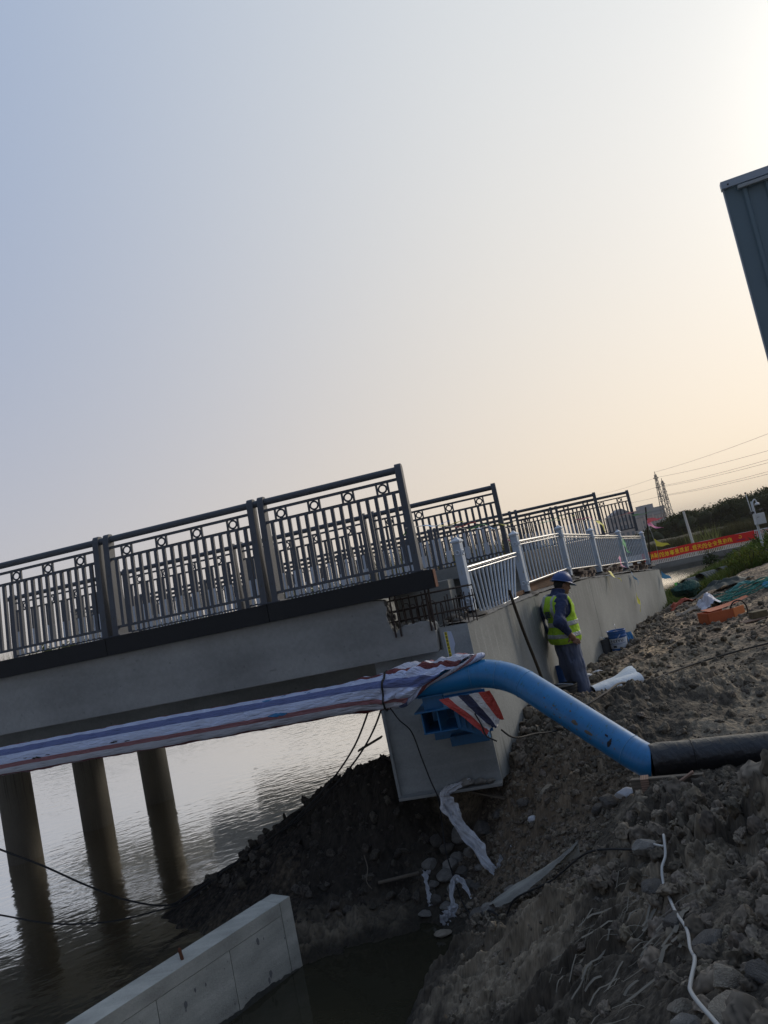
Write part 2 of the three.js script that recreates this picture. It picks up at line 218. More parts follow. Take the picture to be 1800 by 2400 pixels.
// ---------------------------------------------------------------- ground and water
const WATER = -1.3;
const GROUND = (() => { // smooth land form through surveyed spots (thin plate spline)
  const P = [[2.1, -10, 0], [3.3, -12.5, 0.13], [5.3, -13.1, 0.18], [1.68, -6.3, -0.04], [2.6, -6.1, -0.06], [4, -5.9, -0.05], [0.71, -8.18, -0.3], [0.95, -8.62, -0.1], [1.3, -9.07, 0.12], [2.0, -10.43, 0.12], [3.2, -12.77, 0.12], [4.92, -16.1, 0.02], [6.5, -18.9, -0.15],
    [0.343, -4.47, -0.6], [0.633, -3.485, -0.1], [0.757, -2.646, 0.3], [0.8, -2.366, 0.42], [1.351, -3.591, 0.25], [1.052, -4.834, -0.2], [0.707, -6.344, -0.75], [0.1, -7.75, -1.12], [1.024, -7.563, -0.42], [1.446, -5.956, -0.1], [1.75, -5.3, -0.04], [2.4, -5.1, 0.12], [1.6, -4.4, 0.08], [0.19, -8.45, -0.85], [-0.32, -7.77, -1.24], [3.06, -7.99, 0.04], [4.693, -10.25, 0.2], [3.595, -10.547, 0.06],
    [-0.19, -7.36, -1.3], [-0.49, -6.03, -1.3], [-0.85, -4.6, -1.33], [-1.0, -6.4, -1.75], [-1.4, -5, -1.7], [-1.67, -7.42, -1.32], [-0.75, -8.0, -1.16], [-2.6, -7.6, -1.55], [-3.2, -6.2, -1.8], [-3, -4, -1.8],
    [-0.6, -8.89, -0.22], [-1.35, -9.54, -0.42], [-2.1, -9.49, -0.76], [-2.65, -9.49, -1.06], [-3.45, -9.49, -1.36], [-1.0, -8.5, -0.75], [-1.9, -8.4, -1.05], [-2.7, -8.6, -1.3], [0, -9.3, -0.45], [-0.4, -10.2, -0.8], [-1.5, -10.8, -1.5], [-2.6, -10.6, -1.6], [-4.3, -9.6, -1.65], [0.4, -11.2, -0.8], [1.6, -13, -0.9], [-0.8, -12.5, -1.6], [3, -16.5, -1.0], [4.6, -19.8, -1.2], [1, -17, -1.9],
    [0, 0, 0.4], [2, 0, 0.5], [-1.6, 0, -0.6], [-2, -2.6, -1.5], [4, -2, 0.4], [4, 2, 0.5], [-4, 2, -1.2], [2.4, -3.2, 0.35],
    [-5, -11, -2.1], [-5.5, -8, -2.0], [-6, -15, -2.3], [-3, -14, -2.0], [-7, -5, -2.1], [-7, 0, -2.1],
    [6, -8, 0.15], [8, -10, 0.3], [7.8, -16.6, 0.5], [9.8, -20.9, 0.4], [7.9, -20.4, 0], [8.9, -25.2, -0.3], [11, -27.4, -0.28], [12.7, -29.3, -0.25], [15.5, -34.3, -0.1], [12, -25, 0.35], [16, -31, 0.2], [20, -30, 0.5], [14, -18, 0.6], [20, -12, 0.6], [12, -12, 0.45], [22, -40, 0.2], [20, -2, 0.6], [10, -2, 0.5],
    [7, -27.5, -1.9], [4, -22.5, -1.9], [9, -31, -1.9], [12, -35, -1.9], [15.5, -39, -1.8], [18.5, -45, -1.6], [0, -25, -2.4], [0, -40, -2.4], [9, -45, -2.3], [-6, -30, -2.4], [-6, -45, -2.4], [6, -24, -1.3], [24, -47, 0.1]];
  const n = P.length, N = n + 3, A = [], U = d2 => d2 < 1e-12 ? 0 : 0.5 * d2 * Math.log(d2);
  for (let i = 0; i < n; i++) { const r = new Float64Array(N + 1); for (let j = 0; j < n; j++) r[j] = U((P[i][0] - P[j][0]) ** 2 + (P[i][1] - P[j][1]) ** 2); r[i] += 0.02; r[n] = 1; r[n + 1] = P[i][0]; r[n + 2] = P[i][1]; r[N] = P[i][2]; A.push(r); }
  for (let q = 0; q < 3; q++) { const r = new Float64Array(N + 1); for (let j = 0; j < n; j++) r[j] = q ? P[j][q - 1] : 1; A.push(r); }
  for (let c = 0; c < N; c++) { let p = c; for (let i = c + 1; i < N; i++) if (Math.abs(A[i][c]) > Math.abs(A[p][c])) p = i; [A[c], A[p]] = [A[p], A[c]]; for (let i = c + 1; i < N; i++) { const f = A[i][c] / A[c][c]; if (f) for (let k = c; k <= N; k++) A[i][k] -= f * A[c][k]; } }
  const w = new Float64Array(N); for (let i = N - 1; i >= 0; i--) { let v = A[i][N]; for (let k = i + 1; k < N; k++) v -= A[i][k] * w[k]; w[i] = v / A[i][i]; }
  return (x, z) => { let v = w[n] + w[n + 1] * x + w[n + 2] * z; for (let j = 0; j < n; j++) v += w[j] * U((x - P[j][0]) ** 2 + (z - P[j][1]) ** 2); return v; };
})();
function groundAt(x, z, fine = true) {
  let y = GROUND(x, z); const land = sstep(-1.75, -1.2, y), r = Math.hypot(x - 0.5, z + 1);
  // dragged, streaky slope towards the pool; loose clods on the spoil; trampled flat ground near the wall
  const slope = sstep(1.6, 0.7, x) * sstep(-8.0, -6.6, z), flat = sstep(-8.5, -10.5, z) * sstep(1.2, 2.2, x), bank = sstep(0.2, -0.8, x) * sstep(-7.6, -8.2, z);
  const u = x * 0.955 + z * 0.296, v = -x * 0.296 + z * 0.955; // along / across the drag marks
  y += land * (0.16 * (fbm(x * 1.3, z * 1.3, 3, 201) - 0.5) * (1 - 0.5 * flat));
  const heap = sstep(0.9, 1.5, x) * Math.max(sstep(-5.2, -4.4, z), 0.8 * sstep(1.95, 2.3, x) * sstep(-5.9, -5.5, z)); y += heap * 0.22 * (fbm(x * 1.9 + 7, z * 1.9, 3, 207) - 0.45);
  if (fine) {
    const w1 = x + 0.22 * fbm(x * 4, z * 4, 3, 211) + 0.05 * fbm(x * 22, z * 22, 2, 212), w2 = z + 0.22 * fbm(x * 4 + 9, z * 4, 3, 213) + 0.05 * fbm(x * 22 + 5, z * 22, 2, 214); const rid = Math.abs(fbm(x * 5, z * 5, 4, 215) - 0.5);
    const clod = 0.16 * lumps(w1 * 3.4, w2 * 3.4, 11) * (0.35 + 0.9 * heap) * (0.4 + fbm(x * 1.1, z * 1.1, 2, 219)) + 0.062 * lumps(w1 * 7.5, w2 * 7.5, 13) + 0.02 * lumps(w1 * 17, w2 * 17, 17) + 0.09 * (fbm(x * 14, z * 14, 4, 223) - 0.5) - 0.26 * rid * (0.5 + heap) + 0.06 + 0.05 * (fbm(x * 3 + 11, z * 3, 2, 243) > 0.52 ? 1 : 0) * sstep(0.52, 0.56, fbm(x * 3 + 11, z * 3, 2, 243)) * heap;
    const vw = v + 0.12 * (fbm(u * 2, v * 3, 2, 225) - 0.5), st = fbm(u * 0.9, vw * 7, 3, 227), streak = 0.34 * Math.abs(st - 0.5) + 0.11 * (fbm(u * 4.5, vw * 18, 4, 229) - 0.5);
    const trod = 0.075 * (fbm((x * 0.9 - z * 0.43) * 2.2, (z * 0.9 + x * 0.43) * 11, 3, 233) - 0.5) + 0.025 * lumps(x * 9, z * 9, 19) + 0.05 * (fbm(x * 6, z * 6, 3, 235) - 0.5);
    const soft = clod * 0.85 + 0.03 * (fbm(x * 26, z * 26, 3, 237) - 0.5) + 0.014 * lumps(w1 * 36, w2 * 36, 23) + 0.03 * (fbm(x * 48, z * 48, 2, 247) - 0.5);
    let d = lerp(soft, streak * 1.15 + soft * 0.42, slope * (0.55 + 0.45 * sstep(0.35, 0.55, fbm(x * 1.7, z * 1.7, 2, 241)))); d = lerp(d, trod, flat * 0.8); d = lerp(d, clod * 1.15, bank);
    const rough = 0.45 + 1.15 * sstep(0.38, 0.62, fbm(x * 0.8 + 3, z * 0.8, 3, 239)); // crumbly in places, smeared smooth in others
    y += d * lerp(rough, 1, bank) * land * (r > 25 ? 1.2 : 1);
  }
  return y;
}
const soilColour = (x, z, y) => { // where the earth is dry, brown and gravelly, dark mud with bridge shade painted in, or turfed
  const n1 = fbm(x * 0.9, z * 0.9, 4, 301), n2 = fbm(x * 4, z * 4, 3, 303), dry = sstep(0.5, 0.62, n1 * 0.7 + n2 * 0.35);
  let c = [lerp(0.235, 0.66, dry), lerp(0.218, 0.61, dry), lerp(0.20, 0.545, dry)];
  const gravel = sstep(0.85, 0.5, Math.hypot((x - 0.95) / 1.1, (z + 7.3) / 1.2) + 0.5 * (n2 - 0.5)); c = c.map((v, i) => lerp(v, [0.56, 0.475, 0.40][i], gravel * 0.8));
  const mud = sstep(0.1, -0.5, x + 0.4 * (n2 - 0.5)) * sstep(-7.3, -8.1, z); c = c.map((v, i) => lerp(v, [0.095, 0.088, 0.084][i], mud));  // bank mud; part of its darkness is bridge shade put into the colour
  const wet = sstep(-1.12, -1.28, y + 0.12 * (n2 - 0.5)); c = c.map((v, i) => lerp(v, [0.10, 0.095, 0.085][i], wet));
  const trod = sstep(-8.5, -10.5, z) * sstep(1.2, 2.2, x); c = c.map((v, i) => lerp(v, [0.84, 0.75, 0.66][i] * (0.75 + 0.5 * n2), trod * 0.85));
  return c;
};
function terrainGeo(x0, x1, z0, z1, step, fine, hole, grain) {
  const nx = Math.round((x1 - x0) / step), nz = Math.round((z1 - z0) / step), pos = new Float32Array((nx + 1) * (nz + 1) * 3), col = new Float32Array(pos.length), uv = new Float32Array((nx + 1) * (nz + 1) * 2), idx = [];
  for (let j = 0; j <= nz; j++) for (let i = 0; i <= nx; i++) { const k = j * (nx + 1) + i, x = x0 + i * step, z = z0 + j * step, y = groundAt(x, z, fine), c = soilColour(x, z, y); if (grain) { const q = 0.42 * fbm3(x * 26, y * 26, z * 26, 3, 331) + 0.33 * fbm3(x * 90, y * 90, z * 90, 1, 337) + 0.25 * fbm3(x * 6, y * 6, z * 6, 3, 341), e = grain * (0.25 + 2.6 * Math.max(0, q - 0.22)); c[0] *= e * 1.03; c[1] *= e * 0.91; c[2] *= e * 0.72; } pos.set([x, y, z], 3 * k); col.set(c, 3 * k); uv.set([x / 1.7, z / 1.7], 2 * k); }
  for (let j = 0; j < nz; j++) for (let i = 0; i < nx; i++) { const x = x0 + i * step, z = z0 + j * step; if (hole && x > hole[0] && x + step < hole[1] && z > hole[2] && z + step < hole[3]) continue; const a = j * (nx + 1) + i, b = a + 1, c = a + nx + 1, d = c + 1; idx.push(a, c, b, b, c, d); }
  const g = new THREE.BufferGeometry(); g.setAttribute('position', new THREE.BufferAttribute(pos, 3)); g.setAttribute('color', new THREE.BufferAttribute(col, 3)); g.setAttribute('uv', new THREE.BufferAttribute(uv, 2)); g.setIndex(idx); g.computeVertexNormals(); return g;
}
const soilMat = mat([1.05, 1.0, 0.95], 1, { vertexColors: true, map: soilTex, bumpMap: soilBump, bumpScale: 0.035 });
const mudMat = mat([1, 1, 1], 1, { vertexColors: true, bumpMap: rep(soilBump, 1.3, 1.3), bumpScale: 0.02 });
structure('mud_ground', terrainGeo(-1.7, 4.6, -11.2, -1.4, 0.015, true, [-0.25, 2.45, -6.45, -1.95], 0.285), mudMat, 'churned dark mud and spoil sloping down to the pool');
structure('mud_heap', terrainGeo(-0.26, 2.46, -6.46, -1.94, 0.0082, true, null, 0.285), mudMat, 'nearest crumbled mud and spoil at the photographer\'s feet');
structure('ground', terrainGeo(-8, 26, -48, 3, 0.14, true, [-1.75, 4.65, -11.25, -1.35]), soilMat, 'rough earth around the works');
{ // wide land with the river bed let into it
  const N = 130, g = grid(N, N, (a, b) => { const q = t => Math.sign(t - 0.5) * (Math.abs(t - 0.5) * 2) ** 2.6 * 2600; const x = q(a), z = q(b) - 20; const near = x > -9 && x < 27 && z > -50 && z < 5; const bed = x > -48 && x < 20 && z > -78 && z < 60; return [x, near || bed ? -3.2 : -0.5 + 0.5 * (vn(x * 0.02, z * 0.02, 5) - 0.5), z, x / 4, z / 4]; });
  structure('land', g, mat([0.22, 0.21, 0.15], 1, { map: soilTex }), 'flat land beyond the river');
}
{ // river with wind ripples
  const rip = texture(2048, 2048, (u, v) => { const patch = 0.55 + 0.45 * sstep(0.3, 0.7, fbm(u * 3, v * 3, 3, 399, 3)); return 0.5 + patch * (0.5 * (fbm(u * 44, v * 84, 3, 401, [44, 84]) - 0.5) + 0.28 * (fbm(u * 30 , v * 44, 3, 403, [30, 44]) - 0.5) + 0.2 * (fbm(u * 12, v * 16, 3, 409, [12, 16]) - 0.5)); }, false);
  const m = pmat([0.86, 0.83, 0.75], 0.09, { metalness: 1, bumpMap: rip, bumpScale: 0.0095 });
  const g = new THREE.PlaneGeometry(140, 150, 70, 75); g.rotateX(-Math.PI / 2); g.translate(-25, WATER, -15); const uv = g.attributes.uv, p = g.attributes.position; for (let i = 0; i < p.count; i++) uv.setXY(i, (p.getX(i) * 0.95 - p.getZ(i) * 0.3) / 7, (p.getZ(i) * 0.95 + p.getX(i) * 0.3) / 7);
  structure('river_water', g, m, 'rippled grey river water');
  // still, murky pool between the cast wall and the slope
  const poly = new THREE.Shape(); [[-2.3, 8.9], [-1.78, 7.4], [-4.3, 4.05], [1, 3], [1, 8.9]].forEach(([x, z], i) => i ? poly.lineTo(x, z) : poly.moveTo(x, z)); const pg = new THREE.ShapeGeometry(poly); pg.rotateX(-Math.PI / 2); pg.translate(0, WATER + 0.004, 0); const puv = pg.attributes.uv; for (let i = 0; i < puv.count; i++) puv.setXY(i, puv.getX(i) / 7, puv.getY(i) / 7);
  structure('pool_water', pg, pmat([0.030, 0.028, 0.018], 0.05, { ior: 1.33, bumpMap: rip, bumpScale: 0.003 }), 'murky olive-brown water of the small pool');
}

// ---------------------------------------------------------------- the bridge
{
  const t = thing('road_bridge', 'concrete bridge with black steel edge, broken open at its right end, on round piers', 'bridge', [0, 0, 0]);
  // outer girder with the broken-out notch at its end (outline in s, y), extruded along n
  const sh = new THREE.Shape(); const out = [[-0.02, 1.2], [9, 1.2], [9, 1.846], [0.56, 1.846], [0.45, 1.83], [0.43, 1.74], [0.455, 1.66], [0.44, 1.56], [0.41, 1.475], [0.37, 1.455], [0.335, 1.5], [0.27, 1.525], [0.2, 1.515], [0.1, 1.53], [0.03, 1.52], [-0.02, 1.47], [-0.035, 1.4]];
  out.forEach(([s, y], i) => i ? sh.lineTo(s, y) : sh.moveTo(s, y));
  const gg = new THREE.ExtrudeGeometry(sh, { depth: 0.34, bevelEnabled: true, bevelSize: 0.006, bevelThickness: 0.006, bevelSegments: 1 });
  gg.translate(0, 0, -0.04); gg.applyMatrix4(bridgeMatrix(0, 0, 0));
  part('girder', gg, M.girder, t);
  part('inner_girder', (() => { const g = box(8.2, 1.2, 0.8, 4.75, 1.25, 1.15); g.applyMatrix4(bridgeMatrix(0, 0, 0)); return g; })(), M.castConcrete, t);
  for (const n of [3.2, 4.9, 6.4, 12.1, 14.3]) part('inner_girder', (() => { const g = box(11, 1.1, 0.7, 6.3 - n * 0.22, 1.32, n); g.applyMatrix4(bridgeMatrix(0, 0, 0)); return g; })(), M.castConcrete, t);
  part('deck_slab', (() => { const e = n => -0.05 - 0.24 * n, pl = [[0.5, 0.12], [0.5, 3.6], [e(3.6), 3.6], [e(6.8), 6.8], [13, 6.8], [13, 0.12]]; return prism(pl.map(([s, n]) => { const p = B(s, 0, n); return [p.x, p.z]; }), 1.85, 2.035); })(), M.castConcrete, t);
  part('deck_slab', (() => { const e = n => -0.05 - 0.24 * n, pl = [[e(11.7), 11.7], [e(14.7), 14.7], [15, 14.7], [15, 11.7]]; return prism(pl.map(([s, n]) => { const p = B(s, 0, n); return [p.x, p.z]; }), 1.85, 2.0); })(), M.castConcrete, t);
  // steel edge plates of the deck, with open joints between them
  const cuts = [-0.15, 1.72, 3.72, 5.72, 7.72]; for (let i = 0; i < 4; i++) { const L = cuts[i + 1] - cuts[i] - 0.006; const g = box(L, 0.2, 0.2, (cuts[i] + cuts[i + 1]) / 2, 1.953, -0.02, 0.004); g.applyMatrix4(bridgeMatrix(0, 0, 0)); part('edge_plate', g, M.fascia, t); }
  { const g = box(0.006, 0.19, 0.19, -0.154, 1.953, -0.02); g.applyMatrix4(bridgeMatrix(0, 0, 0)); const p = part('edge_plate_end', g, M.rust, t); p.userData.label = 'rusty brown cut end of the black edge plate'; }
  // kerb under the second railing and the dark steel joint across the skewed deck end
  { const g = box(14, 0.42, 0.42, 6.05, 1.80, 4.08, 0.01); g.applyMatrix4(bridgeMatrix(0, 0, 0)); part('kerb', g, M.girder, t); }
  { const a = B(-0.05 - 0.24 * 3.9, 0, 3.9), b = B(-0.05 - 0.24 * 14.6, 0, 14.6); part('end_joint_plate', beam(V(a.x, 1.6, a.z), V(b.x, 1.6, b.z), 0.06, 0.86), M.fascia, t); }
  // round piers standing in the river, with a cap beam under the deck
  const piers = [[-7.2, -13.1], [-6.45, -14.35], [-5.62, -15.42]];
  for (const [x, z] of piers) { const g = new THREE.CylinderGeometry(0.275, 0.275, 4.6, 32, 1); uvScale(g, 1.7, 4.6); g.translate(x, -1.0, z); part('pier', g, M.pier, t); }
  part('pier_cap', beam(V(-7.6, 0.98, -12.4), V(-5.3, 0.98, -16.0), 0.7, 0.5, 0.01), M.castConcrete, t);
  // broken concrete left hanging at the notch
  { const r = rng(77), gs = []; for (let i = 0; i < 46; i++) { const g = rockGeo(500 + i % 9, 1, 0.4, 1), k = 0.012 + 0.03 * r() ** 2; const y = 1.47 + 0.36 * r(), s = 0.445 - 0.02 * r() - (y < 1.55 ? 0.05 * r() : 0); g.scale(k * 0.8, k * 1.3, k); const p = B(s, y, -0.035 + 0.3 * r()); g.translate(p.x, p.y, p.z); gs.push(g); }
    for (let i = 0; i < 40; i++) { const g = rockGeo(500 + i % 9, 1, 0.4, 0.8), k = 0.01 + 0.025 * r() ** 2; g.scale(k, k, k); const p = B(0.36 - 0.4 * r(), 1.52 + 0.02 * r(), -0.03 + 0.3 * r()); g.translate(p.x, p.y, p.z); gs.push(g); }
    const m = part('broken_concrete', gs, M.broken, t); m.userData.kind = 'stuff'; }
  // exposed reinforcement
  { const r = rng(5); const bars = [];
    for (let i = 0; i < 13; i++) { const s = 0.40 - i * 0.036 + 0.012 * (r() - 0.5), n = 0.02 + 0.22 * (i % 2) + 0.03 * r(); bars.push([B(s, 1.44, n), B(s + 0.03 * (r() - 0.5), 1.79 + 0.05 * r(), n), 0.0075]); }
    for (const s of [0.37, 0.31, -0.02, -0.06]) bars.push([B(s + 0.015, 1.42, -0.06), B(s, 1.87, -0.06), 0.011]);
    for (const [y, n] of [[1.81, 0.02], [1.70, 0.02], [1.575, 0.02], [1.80, 0.24], [1.68, 0.24], [1.56, 0.24]]) bars.push([B(0.46, y + 0.02 * (r() - 0.5), n), B(-0.42 - 0.1 * r(), y + 0.03 * (r() - 0.5), n + 0.05), 0.008]);
    for (let i = 0; i < 9; i++) { const s = -0.12 - i * 0.045; bars.push([B(s, 1.42, 0.1 + 0.1 * (i % 2)), B(s - 0.01, 1.68 + 0.08 * r(), 0.1 + 0.1 * (i % 2)), 0.007]); }
    for (const [a, b, w] of bars) part('rebar', bar(a, b, w, 6), M.rebar, t);
    for (let i = 0; i < 6; i++) { const s = 0.26 - i * 0.07, y = 1.72 - 0.03 * (i % 3); part('rebar_loop', tube([B(s, 1.5, 0.0), B(s, y, 0.0), B(s - 0.02, y + 0.03, 0.02), B(s - 0.05, y + 0.03, 0.02), B(s - 0.065, y, 0.02), B(s - 0.065, 1.5, 0.03)], 0.006, 24, 5), M.rebar, t); }
  }
}
function uvScale(g, a, b) { const uv = g.attributes.uv; for (let i = 0; i < uv.count; i++) uv.setXY(i, uv.getX(i) * a, uv.getY(i) * b); return g; }

// ---------------------------------------------------------------- bridge railings: one welded unit per bay
const postGeo = (() => { // upright plate: leaning front edge, rounded head; outline in n, y
  const s = new THREE.Shape(); s.moveTo(0, 0); s.lineTo(0.005, 0.05); s.lineTo(0.05, 0.55); s.lineTo(0.105, 0.98); s.quadraticCurveTo(0.12, 1.2, 0.165, 1.205); s.lineTo(0.215, 1.205); s.quadraticCurveTo(0.25, 1.2, 0.25, 1.15); s.lineTo(0.215, 0.9); s.lineTo(0.20, 0.5); s.lineTo(0.215, 0.05); s.lineTo(0.22, 0);
  const g = new THREE.ExtrudeGeometry(s, { depth: 0.066, bevelEnabled: true, bevelSize: 0.004, bevelThickness: 0.004, bevelSegments: 1, curveSegments: 6 }); g.translate(0, 0, -0.033); g.rotateY(-Math.PI / 2); return g;
})();
const footGeo = box(0.13, 0.014, 0.26, 0, 0.007, 0.11, 0.003), balGeo = (() => { const g = box(0.038, 0.82, 0.034, 0, 0, 0); return g; })(), ringGeo = (() => { const g = new THREE.TorusGeometry(0.045, 0.011, 6, 18); return g; })(), stubGeo = box(0.022, 0.13, 0.022), sleeveGeo = box(0.036, 0.42, 0.036);
const nAt = y => 0.03 + 0.105 * y; // depth of the infill follows the leaning posts
function railingBay(L, sleeved, label) {
  const t = thing('railing_bay', label, 'railing', [0, 0, 0], 0, 'grey bridge railing bays');
  for (const x of [0, L]) { const p = part('post', postGeo, M.rail, t); p.position.x = x; const f = part('base_plate', footGeo, M.rail, p); }
  const hr = new THREE.CylinderGeometry(0.039, 0.039, L + 0.13, 14); hr.rotateZ(Math.PI / 2); part('handrail', hr, M.rail, t).position.set(L / 2 + 0.065, 1.145, 0.185);
  for (const [y, name] of [[1.04, 'upper_rail'], [0.9, 'middle_rail'], [0.1, 'bottom_rail']]) part(name, box(L - 0.06, 0.03, 0.03), M.rail, t).position.set(L / 2, y, nAt(y));
  const nb = Math.round(L / 0.101); const tilt = Math.atan(0.105);
  for (let i = 1; i < nb; i++) { const x = i * L / nb, b = part('baluster', balGeo, M.rail, t); b.position.set(x, 0.5, nAt(0.5)); b.rotation.x = tilt; if (sleeved) { const s = part('plastic_sleeve', sleeveGeo, M.sleeve, b); s.position.y = -0.19; } }
  for (const f of [0.13, 0.375, 0.62, 0.865]) { const x = f * L; const r = part('ring', ringGeo, M.rail, t); r.position.set(x, 0.97, nAt(0.97)); r.rotation.x = tilt; for (const d of [-0.065, 0.065]) { const u = part('upright', stubGeo, M.rail, t); u.position.set(x + d, 0.97, nAt(0.97)); u.rotation.x = tilt; } }
  return t;
}
{
  const ord = ['first', 'second', 'third', 'fourth', 'fifth', 'sixth', 'seventh', 'eighth', 'ninth'];
  const rows = [['nearest row of dark grey railing', 0, [[0.02, 1.66], [1.79, 3.65], [3.79, 5.6]], false, 2.055], ['second row of dark grey railing', 4.0, [[-0.78, 1.27], [1.43, 3.65], [3.8, 5.87], [6.03, 8.2]], true, 2.01], ['third row of dark grey railing', 12.0, null, true, 1.99], ['farthest row of dark grey railing', 14.5, null, false, 1.99]];
  rows.forEach(([where, n, bays, sl, y], ri) => {
    if (!bays) { bays = []; let s = ri === 2 ? -2.92 : -4.04; for (let i = 0; i < (ri === 2 ? 7 : 8); i++) { bays.push([s, s + 2.06]); s += 2.22; } }
    const cache = {};
    bays.forEach(([a, b], i) => { const label = `${ord[i]} bay from the open deck end in the ${where}`, L = +(b - a).toFixed(2); let t = cache[L]; if (t) t = copyOf(t, label); else t = cache[L] = railingBay(L, sl, label);
      const m = bridgeMatrix(a, y, n); t.position.setFromMatrixPosition(m); t.quaternion.setFromRotationMatrix(m); });
  });
}

// ---------------------------------------------------------------- abutment and retaining wall
{
  const t = thing('abutment', 'pale concrete abutment and retaining wall behind the blue pipe, dark end face', 'wall', [0, 0, 0]);
  const P = v => [v.x, v.z];
  const low = [Wl(0, 0, 0), Wl(0, 0, 0).addScaledVector(Bs, 1.08), Wl(0, 0, 0).addScaledVector(Bs, 1.08).addScaledVector(Wk, 12.4), Wl(12.4, 0, -0.35)];
  part('bearing_block', prism([P(B(-0.08, 0, 0.075)), P(B(0.71, 0, 0.075)), P(B(0.71, 0, 0.075).addScaledVector(Wk, 12.4)), P(B(-0.08, 0, 0.075).addScaledVector(Wk, 12.4))], -0.235, 1.19), M.abut, t);
  // tall wall, its right-hand face towards the light: cast in three lengths with open joints
  const ks = [0, 2.35, 5.42, 12.6]; for (let i = 0; i < 3; i++) { const a = ks[i] + (i ? 0.012 : 0), b = ks[i + 1]; const poly = [P(Wl(a, 0, 0)), P(Wl(b, 0, 0)), P(Wl(b, 0, -0.31)), P(Wl(a, 0, -0.31).addScaledVector(Wk, i ? 0 : -0.085))]; const tp = [wallTop(a), wallTop(b), wallTop(b), wallTop(a)];
    part('wall_section', prism(poly, i ? -0.6 : -0.235, 0, tp), M.wall, t); }
  part('end_face', prism([P(B(-0.372, 0, 0.062)), P(B(-0.066, 0, 0.062)), P(B(-0.066, 0, 0.074)), P(B(-0.372, 0, 0.074))], 0.75, 1.415), M.abut, t);
  part('end_face', prism([P(B(-0.372, 0, 0.064)), P(B(-0.075, 0, 0.064)), P(B(-0.075, 0, 0.074)), P(B(-0.372, 0, 0.074))], -0.235, 0.745), M.abut, t);
  // thin ledge along the foot of the end face, and the edge strip on the left
  { const g = box(1.1, 0.03, 0.14, 0.17, -0.245, 0.02, 0.004); g.applyMatrix4(bridgeMatrix(0, 0, 0)); part('foot_ledge', g, M.girder, t); }
  { const g = box(0.03, 0.94, 0.06, 0.722, 0.23, 0.05, 0.004); g.applyMatrix4(bridgeMatrix(0, 0, 0)); part('edge_strip', g, M.abut, t); }
  // flattish coping crust along the wall top
  part('coping_crust', grid(160, 6, (a, b) => { const k = a * 12.55, q = lerp(0.012, -0.33, b) + 0.015 * (fbm(k * 6, b * 3, 2, 611) - 0.5); const e = b < 0.01 ? -0.02 : 0; return [...Wl(k, wallTop(k) + 0.012 + e + 0.028 * fbm(k * 5, b * 4, 3, 613), q).toArray(), k, b * 0.3]; }), M.broken, t);
}
{ // torn notice on the end face
  const cv = document.createElement('canvas'); cv.width = 160; cv.height = 512; const c = cv.getContext('2d'); c.fillStyle = '#aeb8cc'; c.fillRect(0, 0, 160, 512); c.fillStyle = '#d9c832'; c.fillRect(14, 10, 46, 492); c.fillStyle = '#14161c';
  const r = rng(31); for (let i = 0; i < 7; i++) { const y = 18 + i * 69; for (let k = 0; k < 5; k++) { c.fillRect(18 + 3 * r(), y + k * 11, 34 - 8 * r(), 5); } c.fillRect(22 + 14 * r(), y, 6, 52); c.fillRect(44, y + 8 * r(), 6, 46); } c.fillStyle = '#99a5bd'; for (let i = 0; i < 60; i++) c.fillRect(70 + 80 * r(), 512 * r(), 12 * r(), 2);
  const tx = new THREE.CanvasTexture(cv); tx.colorSpace = THREE.SRGBColorSpace;
  const sh = new THREE.Shape(); [[0, 0], [0.035, 0.0], [0.075, 0.04], [0.08, 0.09], [0.1, 0.14], [0.095, 0.21], [0.085, 0.275], [0.05, 0.285], [0, 0.28]].forEach(([x, y], i) => i ? sh.lineTo(x, y) : sh.moveTo(x, y));
  const g = new THREE.ExtrudeGeometry(sh, { depth: 0.002, bevelEnabled: false }); const uv = g.attributes.uv, p = g.attributes.position; for (let i = 0; i < p.count; i++) uv.setXY(i, p.getX(i) / 0.105, p.getY(i) / 0.285);
  g.applyMatrix4(faceMatrix(-0.10, 1.09, 0.059)); single('notice_sticker', g, mat('#ffffff', 0.7, { map: tx }), 'torn white and yellow notice stuck to the dark end face of the wall', 'sticker');
}

